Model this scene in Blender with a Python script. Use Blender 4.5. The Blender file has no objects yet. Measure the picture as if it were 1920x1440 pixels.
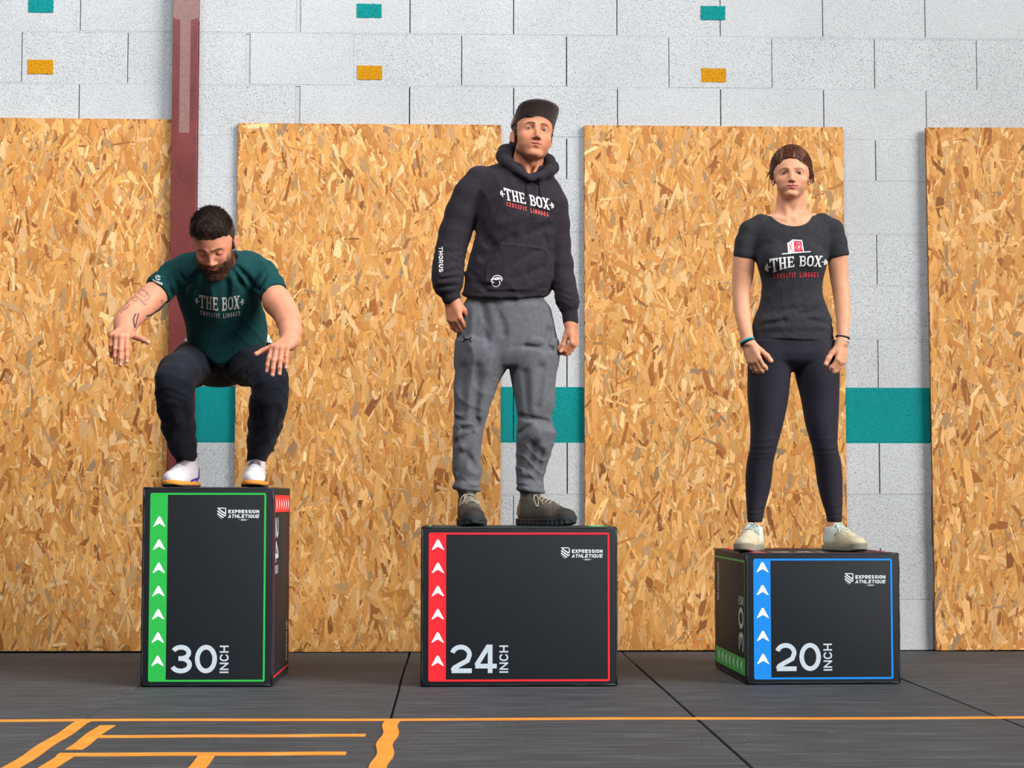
import bpy, bmesh, math, random
import numpy as np
from mathutils import Vector, Matrix

# ------------------------------------------------------------------ camera, world, lights, exposure
SC = bpy.context.scene
COL = SC.collection
F_PX, CAM_X, CAM_D, CAM_H = 3420.74, 0.21014, 8.66554, 0.71024
YAW, PITCH, ROLL = 0.0326, 0.06393, 0.00047
_fw = np.array([math.sin(YAW)*math.cos(PITCH), math.cos(YAW)*math.cos(PITCH), math.sin(PITCH)])
_rt = np.array([math.cos(YAW), -math.sin(YAW), 0.0])
_up = np.cross(_rt, _fw)
CR = _rt*math.cos(ROLL) + _up*math.sin(ROLL)
CU = -_rt*math.sin(ROLL) + _up*math.cos(ROLL)
CW = _fw
CP = np.array([CAM_X, -CAM_D, CAM_H])
cam_data = bpy.data.cameras.new('camera')
cam_data.sensor_fit = 'HORIZONTAL'; cam_data.sensor_width = 36.0
cam_data.lens = F_PX/1920*36.0
cam = bpy.data.objects.new('camera', cam_data); COL.objects.link(cam)
M = Matrix(((CR[0], CU[0], -CW[0], CP[0]), (CR[1], CU[1], -CW[1], CP[1]), (CR[2], CU[2], -CW[2], CP[2]), (0, 0, 0, 1)))
cam.matrix_world = M
SC.camera = cam

SC.view_settings.view_transform = 'Standard'
SC.view_settings.look = 'None'
SC.view_settings.exposure = 0.28
SC.view_settings.gamma = 1.0
SC.view_settings.use_curve_mapping = False

world = bpy.data.worlds.new('world'); SC.world = world
world.use_nodes = True
_bg = world.node_tree.nodes['Background']
_bg.inputs[0].default_value = (0.90, 0.95, 1.0, 1)
_bg.inputs[1].default_value = 0.11

def area_light(name, loc, target, size, size_y, power, color):
    d = bpy.data.lights.new(name, 'AREA'); d.shape = 'RECTANGLE'
    d.size = size; d.size_y = size_y; d.energy = power; d.color = color
    o = bpy.data.objects.new(name, d); COL.objects.link(o)
    o.location = loc
    o.rotation_euler = (Vector(target) - Vector(loc)).to_track_quat('-Z', 'Y').to_euler()
    return o
# daylight: broad low light from the open side of the hall on the right, plus an unseen fill lamp added overhead
sun_d = bpy.data.lights.new('hall_daylight', 'SUN'); sun_d.energy = 4.0; sun_d.angle = math.radians(30); sun_d.color = (1.0, 0.97, 0.93)
sun_o = bpy.data.objects.new('hall_daylight', sun_d); COL.objects.link(sun_o); sun_o.location = (8, -6, 5)
sun_o.rotation_euler = Vector((-0.78, 0.56, -0.42)).to_track_quat('-Z', 'Y').to_euler()
area_light('overhead_fill', (-0.6, -4.6, 5.8), (0.2, -1.0, 0.8), 5.0, 1.6, 250, (0.96, 0.98, 1.0))

# ------------------------------------------------------------------ helpers
def back(px, py, plane, val):
    d = CW + CR*(px - 960)/F_PX - CU*(py - 720)/F_PX
    t = (val - CP[plane])/d[plane]
    return CP + t*d
def at(px, py, Y):
    """world point that shows at pixel (px, py) and stands at depth Y"""
    return back(px, py, 1, Y)
def pxm(Y):
    """metres per pixel at depth Y"""
    return (CAM_D + Y)/F_PX

def link(o, parent=None):
    COL.objects.link(o)
    if parent is not None:
        o.parent = parent
    return o
def mesh_obj(name, verts, faces, mat, parent=None, smooth=False):
    me = bpy.data.meshes.new(name)
    me.from_pydata([tuple(map(float, v)) for v in verts], [], [tuple(map(int, f)) for f in faces])
    me.update()
    if smooth:
        me.polygons.foreach_set('use_smooth', [True]*len(me.polygons))
    if mat: me.materials.append(mat)
    return link(bpy.data.objects.new(name, me), parent)
def bm_obj(name, bm, mat, parent=None, smooth=False):
    me = bpy.data.meshes.new(name); bm.to_mesh(me); bm.free()
    if smooth:
        me.polygons.foreach_set('use_smooth', [True]*len(me.polygons))
    if mat: me.materials.append(mat)
    return link(bpy.data.objects.new(name, me), parent)
def empty(name, loc=(0, 0, 0), rz=0.0):
    o = bpy.data.objects.new(name, None); COL.objects.link(o)
    o.location = loc; o.rotation_euler = (0, 0, rz); o.empty_display_size = 0.1
    return o
def tag(o, label, cat, group=None):
    o['label'] = label; o['category'] = cat
    if group: o['group'] = group
    return o
def structure(o, label=None):
    o['kind'] = 'structure'
    if label: o['label'] = label
    return o
def bm_box(lo, hi, bevel=0.0, seg=2, bm=None):
    b = bmesh.new()
    bmesh.ops.create_cube(b, size=1.0)
    for v in b.verts:
        v.co = Vector([lo[i] + (v.co[i] + 0.5)*(hi[i] - lo[i]) for i in range(3)])
    if bevel > 0:
        bmesh.ops.bevel(b, geom=b.edges[:], offset=bevel, segments=seg, affect='EDGES', profile=0.5)
    if bm is None: return b
    me = bpy.data.meshes.new('tmp'); b.to_mesh(me); b.free(); bm.from_mesh(me); bpy.data.meshes.remove(me)
    return bm

def srgb(r, g, b):
    f = lambda c: (c/255/12.92 if c/255 <= 0.04045 else ((c/255 + 0.055)/1.055)**2.4)
    return (f(r), f(g), f(b), 1.0)

class NT:
    """small node-tree writer"""
    def __init__(self, name):
        self.m = bpy.data.materials.new(name); self.m.use_nodes = True
        self.t = self.m.node_tree; self.n = self.t.nodes; self.l = self.t.links
        self.bsdf = self.n['Principled BSDF']
    def node(self, typ, **kw):
        nd = self.n.new(typ)
        for k, v in kw.items():
            if k.startswith('i_'):
                nd.inputs[k[2:].replace('_', ' ')].default_value = v
            else: setattr(nd, k, v)
        return nd
    def link(self, a, b): self.l.new(a, b)
    def coord(self, kind='Object', scale=None):
        tc = self.node('ShaderNodeTexCoord')
        if scale is None: return tc.outputs[kind]
        mp = self.node('ShaderNodeMapping'); mp.inputs['Scale'].default_value = scale
        self.link(tc.outputs[kind], mp.inputs[0]); return mp.outputs[0]
    def noise(self, vec, scale, detail=4, rough=0.55):
        nd = self.node('ShaderNodeTexNoise'); nd.inputs['Scale'].default_value = scale
        nd.inputs['Detail'].default_value = detail; nd.inputs['Roughness'].default_value = rough
        self.link(vec, nd.inputs['Vector']); return nd.outputs['Fac']
    def ramp(self, fac, stops):
        nd = self.node('ShaderNodeValToRGB'); e = nd.color_ramp.elements
        while len(e) < len(stops): e.new(0.5)
        for el, (p, c) in zip(e, stops):
            el.position = p; el.color = c if len(c) == 4 else (*c, 1)
        self.link(fac, nd.inputs[0]); return nd.outputs[0]
    def mix(self, fac, a, b, mode='MIX'):
        nd = self.node('ShaderNodeMix', data_type='RGBA', blend_type=mode)
        for s, v in ((nd.inputs[0], fac), (nd.inputs[6], a), (nd.inputs[7], b)):
            if hasattr(v, 'links') or hasattr(v, 'is_linked'): self.link(v, s)
            else: s.default_value = v
        return nd.outputs[2]
    def math(self, op, a, b=0.0, c=None):
        nd = self.node('ShaderNodeMath', operation=op)
        for i, v in enumerate((a, b, c)):
            if v is None: continue
            if hasattr(v, 'is_linked'): self.link(v, nd.inputs[i])
            else: nd.inputs[i].default_value = v
        return nd.outputs[0]
    def bump(self, h, strength=0.3, dist=0.002):
        nd = self.node('ShaderNodeBump'); nd.inputs['Strength'].default_value = strength
        nd.inputs['Distance'].default_value = dist
        self.link(h, nd.inputs['Height']); self.link(nd.outputs[0], self.bsdf.inputs['Normal'])
        return nd
    def color(self, c):
        s = self.bsdf.inputs['Base Color']
        if hasattr(c, 'is_linked'): self.link(c, s)
        else: s.default_value = c
        return self
    def rough(self, r, spec=None):
        s = self.bsdf.inputs['Roughness']
        if hasattr(r, 'is_linked'): self.link(r, s)
        else: s.default_value = r
        if spec is not None: self.bsdf.inputs['Specular IOR Level'].default_value = spec
        return self

def plain(name, col, rough=0.6, spec=0.4, bump=None):
    t = NT(name); t.color(col).rough(rough, spec)
    if bump:
        t.bump(t.noise(t.coord('Object'), bump[0], 3), bump[1], bump[2])
    return t.m

# ------------------------------------------------------------------ materials of the place
def block_material(name, base, pit):
    t = NT(name); c = t.coord('Object')
    big = t.noise(c, 1.3, 3)
    fine = t.noise(c, 250, 3, 0.62)
    vo = t.node('ShaderNodeTexVoronoi'); vo.inputs['Scale'].default_value = 120; t.link(c, vo.inputs['Vector'])
    grains = t.noise(c, 480, 2)
    mask = t.noise(c, 62, 2, 0.6)
    # pores where the paint did not reach
    pores = t.ramp(t.math('ADD', t.math('MULTIPLY', fine, 0.62), t.math('MULTIPLY', grains, 0.38)),
                   [(0.392, (1, 1, 1)), (0.430, (0, 0, 0))])
    base2 = tuple(x*0.86 for x in base[:3]) + (1,)
    col = t.mix(t.ramp(big, [(0.35, (0, 0, 0)), (0.7, (1, 1, 1))]), base, base2)
    col = t.mix(t.math('MULTIPLY', t.ramp(grains, [(0.3, (0.55, 0.55, 0.55)), (0.62, (0, 0, 0))]), 0.6), col, tuple(x*0.62 for x in base[:3]) + (1,))
    col = t.mix(t.math('MULTIPLY', pores, 0.95), col, pit)
    t.color(col).rough(0.88, 0.25)
    h = t.math('SUBTRACT', t.math('MULTIPLY', fine, 0.9), t.math('MULTIPLY', pores, 0.7))
    t.bump(h, 0.85, 0.005)
    return t.m
M_BLOCK = block_material('white_painted_concrete_block', srgb(208, 211, 214), srgb(46, 46, 50))
M_TEAL = block_material('teal_painted_concrete_block', srgb(0, 146, 146), srgb(0, 44, 50))
M_YELLOW = block_material('yellow_painted_concrete_block', srgb(214, 148, 6), srgb(96, 56, 6))
M_MORTAR = block_material('white_painted_mortar', srgb(200, 203, 206), srgb(74, 74, 78))
M_CORE = plain('dark_block_core', srgb(70, 68, 66), 0.95, 0.1)

def osb_material(name, tint=(1, 1, 1, 1)):
    t = NT(name)
    at_ = t.node('ShaderNodeAttribute'); at_.attribute_name = 'Col'
    uv = t.node('ShaderNodeUVMap'); uv.uv_map = 'UVMap'
    mp = t.node('ShaderNodeMapping'); mp.inputs['Scale'].default_value = (900, 42, 1); t.link(uv.outputs[0], mp.inputs[0])
    grain = t.noise(mp.outputs[0], 1.0, 4, 0.6)
    mp2 = t.node('ShaderNodeMapping'); mp2.inputs['Scale'].default_value = (420, 110, 1); t.link(uv.outputs[0], mp2.inputs[0])
    speck = t.noise(mp2.outputs[0], 1.0, 2, 0.5)
    g = t.ramp(grain, [(0.26, (0.52, 0.43, 0.34)), (0.44, (0.95, 0.94, 0.92)), (0.75, (1.10, 1.08, 1.04))])
    col = t.mix(1.0, at_.outputs['Color'], g, 'MULTIPLY')
    col = t.mix(t.ramp(speck, [(0.31, (0.45, 0.45, 0.45)), (0.36, (0, 0, 0))]), col, srgb(104, 62, 28))
    col = t.mix(1.0, col, tint, 'MULTIPLY')
    t.color(col).rough(0.62, 0.3)
    t.bump(grain, 0.25, 0.0006)
    return t.m
M_OSB = osb_material('oriented_strand_board', (0.92, 0.82, 0.72, 1))
M_OSB_CORE = plain('strand_board_edge', srgb(150, 100, 52), 0.8, 0.2, (60, 0.5, 0.002))

def rubber_material():
    t = NT('black_rubber_mat')
    oi = t.node('ShaderNodeObjectInfo')
    c = t.coord('Object')
    off = t.node('ShaderNodeVectorMath', operation='ADD')
    rnd = t.node('ShaderNodeCombineXYZ')
    for i, k in enumerate((7.3, 3.1, 0.0)):
        t.link(t.math('MULTIPLY', oi.outputs['Random'], k*10), rnd.inputs[i])
    t.link(c, off.inputs[0]); t.link(rnd.outputs[0], off.inputs[1])
    v = off.outputs[0]
    mp = t.node('ShaderNodeMapping'); mp.inputs['Scale'].default_value = (1.2, 9, 1); t.link(v, mp.inputs[0])
    streak = t.noise(mp.outputs[0], 3.0, 5, 0.6)
    fine = t.noise(v, 380, 2)
    dust = t.noise(v, 46, 4, 0.7)
    col = t.ramp(streak, [(0.28, srgb(34, 36, 39)), (0.5, srgb(52, 55, 59)), (0.76, srgb(86, 90, 95))])
    col = t.mix(t.ramp(fine, [(0.40, (0, 0, 0)), (0.7, (0.35, 0.35, 0.35))]), col, srgb(120, 122, 126))
    col = t.mix(t.ramp(dust, [(0.675, (0, 0, 0)), (0.70, (0.7, 0.7, 0.7))]), col, srgb(168, 168, 165))
    hsv = t.mix(t.math('MULTIPLY', oi.outputs['Random'], 0.22), col, srgb(30, 31, 35))
    t.color(hsv)
    t.rough(t.ramp(streak, [(0.3, (0.62, 0.62, 0.62)), (0.7, (0.8, 0.8, 0.8))]), 0.35)
    t.bump(t.math('ADD', fine, t.math('MULTIPLY', dust, 0.5)), 0.35, 0.0015)
    return t.m
M_RUBBER = rubber_material()

def steel_material():
    t = NT('red_oxide_primer_steel')
    c = t.coord('Object')
    sx = t.node('ShaderNodeSeparateXYZ'); t.link(c, sx.inputs[0])
    n = t.noise(c, 5, 4); f = t.noise(c, 160, 3)
    col = t.ramp(n, [(0.3, srgb(92, 36, 34)), (0.6, srgb(112, 48, 46)), (0.8, srgb(128, 60, 56))])
    # gloss reflection painted in pale colour: mid-face band and head of the post
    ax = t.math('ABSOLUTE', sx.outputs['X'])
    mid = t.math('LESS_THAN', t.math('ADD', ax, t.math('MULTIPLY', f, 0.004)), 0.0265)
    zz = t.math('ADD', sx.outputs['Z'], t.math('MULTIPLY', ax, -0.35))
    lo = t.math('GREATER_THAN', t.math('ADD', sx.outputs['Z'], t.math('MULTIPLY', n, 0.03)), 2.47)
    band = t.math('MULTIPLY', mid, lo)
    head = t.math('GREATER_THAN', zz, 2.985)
    shine = t.math('MAXIMUM', band, head)
    shine_tone = t.ramp(f, [(0.3, srgb(126, 92, 88)), (0.7, srgb(150, 120, 116))])
    col = t.mix(t.math('MULTIPLY', shine, 0.78), col, shine_tone)
    col = t.mix(t.ramp(f, [(0.70, (0, 0, 0)), (0.74, (0.7, 0.7, 0.7))]), col, srgb(190, 165, 158))
    t.color(col).rough(0.42, 0.45); t.bump(f, 0.12, 0.001)
    return t.m
M_STEEL = steel_material()
def tape_material():
    t = NT('orange_floor_tape'); c = t.coord('Object')
    n = t.noise(c, 7, 3); f = t.noise(c, 120, 3)
    col = t.ramp(n, [(0.35, srgb(248, 142, 44)), (0.62, srgb(255, 158, 58)), (0.78, srgb(255, 176, 104))])
    col = t.mix(t.ramp(f, [(0.66, (0, 0, 0)), (0.72, (0.6, 0.6, 0.6))]), col, srgb(255, 206, 170))
    t.color(col).rough(0.45, 0.4); t.bump(t.noise(c, 30, 2), 0.2, 0.002)
    return t.m
M_TAPE = tape_material()

# ------------------------------------------------------------------ the back wall of concrete blocks
rng = random.Random(4)
ROWS = [0.0, 0.240, 0.489, 0.739, 0.989, 1.247, 1.488, 1.744, 1.993, 2.249, 2.453, 2.698, 2.950, 3.200, 3.450, 3.700]
X0, X1 = -3.4, 4.1
JA = [-3.4, -3.07, -2.57, -2.07, -1.575, -1.06, -0.545, 0.0, 0.5, 1.0, 1.5, 2.0, 2.5, 3.0, 3.5, 4.1]
JB = [-3.4, -2.85, -2.35, -1.85, -1.347, -0.785, -0.272, 0.25, 0.755, 1.25, 1.75, 2.25, 2.75, 3.25, 3.75, 4.1]
wall = structure(bm_obj('wall_back', bm_box((X0, 0.07, -0.02), (X1, 0.25, 3.72)), M_CORE),
                 'white painted concrete block wall with teal band behind the panels')
for i in range(len(ROWS) - 1):
    z0, z1 = ROWS[i], ROWS[i+1]
    top = len(ROWS) - 1 - i                     # counted as in the photo: row 12 runs above the panels
    js = list(JA if i % 2 == 0 else JB)
    if z0 == 1.247 - 0.258: pass
    teal = abs(z0 - 0.989) < 1e-3
    for a, b in zip(js[:-1], js[1:]):
        ga = 0.0014 + rng.random()*0.0016; gb = 0.0014 + rng.random()*0.0016
        wide = (abs(a + 0.545) < .01 and i % 2 == 0) or (abs(a + 0.785) < .01 and i % 2)
        if wide: ga = 0.022                      # broad mortared joint beside the steel post
        yo = rng.uniform(-0.0008, 0.0010)
        bm = bm_box((a + ga, yo, z0 + 0.0035), (b - gb, 0.10, z1 - 0.0035), 0.0010, 1)
        bm_obj('block', bm, M_TEAL if teal else M_BLOCK, wall)
        if i == 11 and abs(a + .272) < .01:
            bm_obj('joint_mortar', bm_box((a - .004, 0.0016, z0 + .003), (a + .004, .09, z1 - .003), .0008, 1), M_MORTAR, wall)
        if wide:
            bm_obj('joint_mortar', bm_box((a - 0.002, 0.004, z0 + 0.003), (a + ga + 0.001, 0.09, z1 - 0.003), 0.002, 1), M_MORTAR, wall)
    if i:
        bm_obj('bed_joint', bm_box((X0, 0.0005, z0 - 0.0055), (X1, 0.09, z0 + 0.0055), 0.001, 1), M_TEAL if abs(z0 - 0.989) < 1e-3 or abs(z0 - 1.247) < 1e-3 else M_MORTAR, wall)
for (cx, cz), mm in (((-1.763, 3.075), M_TEAL), ((-0.196, 3.063), M_TEAL), ((1.466, 3.068), M_TEAL),
                     ((-1.760, 2.777), M_YELLOW), ((-0.192, 2.762), M_YELLOW), ((1.467, 2.762), M_YELLOW)):
    # hand painted rectangle: slightly uneven outline
    pts = []; w, h = 0.0595, 0.034
    for k in range(44):
        s = k/44*4; e = int(s); u = (s - e)*2 - 1
        x, z = [(u*w, -h), (w, u*h), (-u*w, h), (-w, -u*h)][e]
        pts.append((cx + x + rng.uniform(-1, 1)*0.0013, cz + z + rng.uniform(-1, 1)*0.0013))
    n = len(pts)
    vs = [(x, -0.0020, z) for x, z in pts] + [(x, 0.004, z) for x, z in pts]
    fs = [tuple(range(n))] + [(k, k + n, (k + 1) % n + n, (k + 1) % n) for k in range(n)]
    mesh_obj('paint_patch', vs, fs, mm, wall)

# ------------------------------------------------------------------ rubber mat floor
floor = structure(bm_obj('floor', bm_box((-4.2, -8.9, -0.12), (5.2, 0.25, -0.022)), M_CORE),
                  'dark rubber gym floor laid in square mats')
XJ = [-3.99, -2.99, -1.99, -0.99, 0.01, 1.01, 2.01, 3.01, 4.01, 5.01]
YJ = [0.06, -0.69, -1.69, -2.69, -3.69, -4.69, -5.69, -6.69, -7.69, -8.69]
for ix in range(len(XJ) - 1):
    for iy in range(len(YJ) - 1):
        gx = 0.0045 if XJ[ix] > -0.5 else 0.0022
        gx2 = 0.0045 if XJ[ix+1] > -0.5 else 0.0022
        bx = rng.uniform(-0.002, 0.002)
        bm = bm_box((-(XJ[ix+1] - XJ[ix])/2 + gx, -(YJ[iy] - YJ[iy+1])/2 + 0.0015, -0.024),
                    ((XJ[ix+1] - XJ[ix])/2 - gx2, (YJ[iy] - YJ[iy+1])/2 - 0.0015, 0.0), 0.0025, 2)
        # mats are cut by hand: the edges wander a few millimetres
        o = bm_obj('rubber_mat', bm, M_RUBBER, floor)
        o.location = ((XJ[ix] + XJ[ix+1])/2 + bx, (YJ[iy] + YJ[iy+1])/2, rng.uniform(-0.0009, 0.0))

# ------------------------------------------------------------------ floor tape
TAPE_N = [0]
def tape(label, pts, z=0.0008):
    """pts: outline of the strip on the floor"""
    TAPE_N[0] += 1; z = 0.0006 + 0.00028*TAPE_N[0]
    c = np.mean(pts, axis=0); n = len(pts)
    vs = [(x - c[0], y - c[1], z) for x, y in pts] + [(x - c[0], y - c[1], -0.001) for x, y in pts]
    fs = [tuple(range(n))] + [(k, k + n, (k + 1) % n + n, (k + 1) % n) for k in range(n)]
    me_v = vs
    # orient upward
    area = sum(pts[k][0]*pts[(k+1) % n][1] - pts[(k+1) % n][0]*pts[k][1] for k in range(n))
    if area < 0: fs = [f[::-1] for f in fs]
    o = mesh_obj('floor_tape', me_v, fs, M_TAPE); o.location = (c[0], c[1], 0)
    return tag(o, label, 'tape', 'orange tape lines on the floor')
def strip(x0, y0, x1, y1, w, wob=0.004, n=14, seed=1):
    r = random.Random(seed); d = np.array([x1 - x0, y1 - y0]); L = np.linalg.norm(d); d /= L; nn = np.array([-d[1], d[0]])
    A, B = [], []
    ph = r.random()*6
    for k in range(n + 1):
        p = np.array([x0, y0]) + d*L*k/n + nn*wob*math.sin(k*0.9 + ph)
        A.append(tuple(p + nn*w/2)); B.append(tuple(p - nn*w/2))
    return A + B[::-1]
tape('long orange tape line running along the floor in front of the boxes', strip(-3.9, -2.645, 4.9, -2.685, 0.052, 0.010, 40, 3))
tape('orange tape stripe at the outer edge of the floor grid, branching from the long line', strip(-0.976, -2.66, -0.945, -4.9, 0.047, 0.003, 30, 5))
tape('short separate orange tape dash inside the floor grid', strip(-0.880, -2.799, -0.870, -3.357, 0.048, 0.003, 8, 7))
tape('thin orange tape line touching the short dash', strip(-0.862, -3.074, -0.051, -3.066, 0.050, 0.003, 14, 9))
tape('thin orange tape line with two stripes joining it', strip(-0.892, -3.466, -0.087, -3.465, 0.055, 0.003, 14, 11))
tape('orange tape stripe joining the end of a thin line', strip(-0.866, -3.47, -0.850, -4.7, 0.046, 0.003, 14, 13), 0.0012)
tape('orange tape stripe joining a thin line at its middle', strip(-0.474, -3.46, -0.450, -4.7, 0.046, 0.003, 14, 15), 0.0012)
tape('orange tape stripe laid along a mat joint with a crease down its middle', strip(0.020, -2.70, 0.017, -4.9, 0.048, 0.006, 34, 17), 0.0010)

# ------------------------------------------------------------------ steel post
pz = 3.7
post = empty('steel_post', (-1.0655, 0, 0))
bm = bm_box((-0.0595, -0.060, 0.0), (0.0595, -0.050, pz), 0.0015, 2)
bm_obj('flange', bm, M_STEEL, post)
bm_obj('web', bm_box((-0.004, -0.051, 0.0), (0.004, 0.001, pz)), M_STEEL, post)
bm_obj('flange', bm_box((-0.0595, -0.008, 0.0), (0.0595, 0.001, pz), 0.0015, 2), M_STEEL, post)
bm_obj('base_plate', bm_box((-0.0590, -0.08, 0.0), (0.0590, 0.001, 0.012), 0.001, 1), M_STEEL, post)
tag(post, 'red-brown steel post standing against the block wall', 'post')

# ------------------------------------------------------------------ strand board panels
PAL = np.array([srgb(*c)[:3] for c in [(212, 162, 98), (222, 176, 112), (230, 190, 132), (204, 150, 82), (214, 164, 92),
                                      (196, 140, 76), (236, 204, 154), (188, 130, 68), (160, 104, 52), (178, 148, 108), (140, 90, 46), (158, 136, 108), (210, 174, 130)]])
PW = np.array([15, 15, 11, 13, 13, 9, 6, 7, 4, 4, 2, 2.0, 6]); PW = PW/PW.sum()
def strand_mesh(seed, W, H, n):
    r = np.random.default_rng(seed)
    nb, ns = int(n*.40), int(n*.18); tier = np.concatenate([np.zeros(nb), np.ones(n - nb - ns), 2*np.ones(ns)])
    L = np.where(tier == 0, r.uniform(.06, .15, n), np.where(tier == 1, np.clip(.072*r.lognormal(0, .42, n), .026, .16), np.clip(.034*r.lognormal(0, .5, n), .010, .10)))
    Wd = np.where(tier == 0, r.uniform(.014, .036, n), np.where(tier == 1, np.clip(.0150*r.lognormal(0, .55, n), .0040, .040), np.clip(.0048*r.lognormal(0, .5, n), .0014, .011)))
    ang = np.where(r.random(n) < 0.80, r.normal(0, 0.34, n), r.uniform(-1.57, 1.57, n))
    cx = r.uniform(0, W, n); cz = r.uniform(0, H, n)
    # six point flake with ragged slanted ends
    sl = r.uniform(-0.45, 0.45, (n, 2)); tp = r.uniform(0.62, 1.0, (n, 2))
    U = np.stack([-0.5*tp[:, 0], 0.5*tp[:, 0], 0.5*np.ones(n), 0.5*tp[:, 1], -0.5*tp[:, 1], -0.5*np.ones(n)], 1)*Wd[:, None]
    V = np.stack([-0.5*L - sl[:, 0]*Wd, -0.5*L + sl[:, 0]*Wd, r.uniform(-.2, .2, n)*L, 0.5*L + sl[:, 1]*Wd, 0.5*L - sl[:, 1]*Wd, r.uniform(-.2, .2, n)*L], 1)
    c, s = np.cos(ang)[:, None], np.sin(ang)[:, None]
    X = np.clip(cx[:, None] + U*c - V*s, 0, W); Z = np.clip(cz[:, None] + U*s + V*c, 0, H)
    ar = lambda A, B: np.abs((A*np.roll(B, -1, 1) - np.roll(A, -1, 1)*B).sum(1))
    good = ar(X, Z) > .72*ar(U, V)
    lay = np.concatenate([r.permutation(nb)/nb*.34, .34 + r.permutation(n - nb)/(n - nb)*.66])
    Y = -(lay[:, None]*0.0016 + np.clip(U*r.uniform(-.01, .01, (n, 1)) + V*r.uniform(-.004, .004, (n, 1)), -.0002, .0002)) - 0.0003
    sel = good; X, Y, Z, U, V, L, Wd, tier, n = X[sel], Y[sel], Z[sel], U[sel], V[sel], L[sel], Wd[sel], tier[sel], int(sel.sum())
    me = bpy.data.meshes.new('strands')
    me.vertices.add(n*6); me.vertices.foreach_set('co', np.stack([X, Y, Z], 2).astype(np.float32).ravel())
    me.loops.add(n*6); me.loops.foreach_set('vertex_index', np.arange(n*6, dtype=np.int32))
    me.polygons.add(n); me.polygons.foreach_set('loop_start', np.arange(0, n*6, 6, dtype=np.int32))
    uv = me.uv_layers.new(name='UVMap')
    off = r.uniform(0, 9, (n, 1, 2))
    uv.data.foreach_set('uv', (np.stack([U, V], 2) + off).astype(np.float32).ravel())
    col = PAL[r.choice(len(PAL), n, p=PW)]*np.exp(r.normal(0, 0.10, (n, 1)))
    col = np.where((tier == 0)[:, None], col*.55 + .45*np.array(srgb(214, 158, 88)[:3]), col)
    a = me.color_attributes.new('Col', 'FLOAT_COLOR', 'POINT')
    a.data.foreach_set('color', np.repeat(np.concatenate([col, np.ones((n, 1))], 1), 6, axis=0).astype(np.float32).ravel())
    me.update(); me.validate(); me.materials.append(M_OSB)
    return me
def osb_panel(x0, zt, W, tilt, seed, label, H=2.497, ang=0.0, yb=-0.022):
    root = empty('strand_board_panel', (x0, yb, zt - H)); root.rotation_euler = (0, ang, 0)
    bm_obj('board', bm_box((0, 0.0, 0), (W, 0.018, H), 0.0008, 1), M_OSB_CORE, root)
    o = link(bpy.data.objects.new('strands', strand_mesh(seed, W, H, int(11500*W))), root)
    o['kind'] = 'stuff'
    return tag(root, label, 'panel', 'strand board panels along the wall')
osb_panel(-2.384, 2.526, 1.25, 0, 11, 'tall strand board panel beside the red-brown steel post', 2.515, 0.002)
osb_panel(-0.816, 2.508, 1.254, 0, 12, 'tall strand board panel between the squatting man and the man in the hoodie', 2.505, 0.0)
osb_panel(0.836, 2.510, 1.249, 0, 13, 'tall strand board panel behind the woman', 2.503, 0.001)
osb_panel(2.500, 2.508, 1.25, 0, 14, 'tall strand board panel beyond the twenty inch box', 2.504, -0.005, -0.034)

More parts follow.
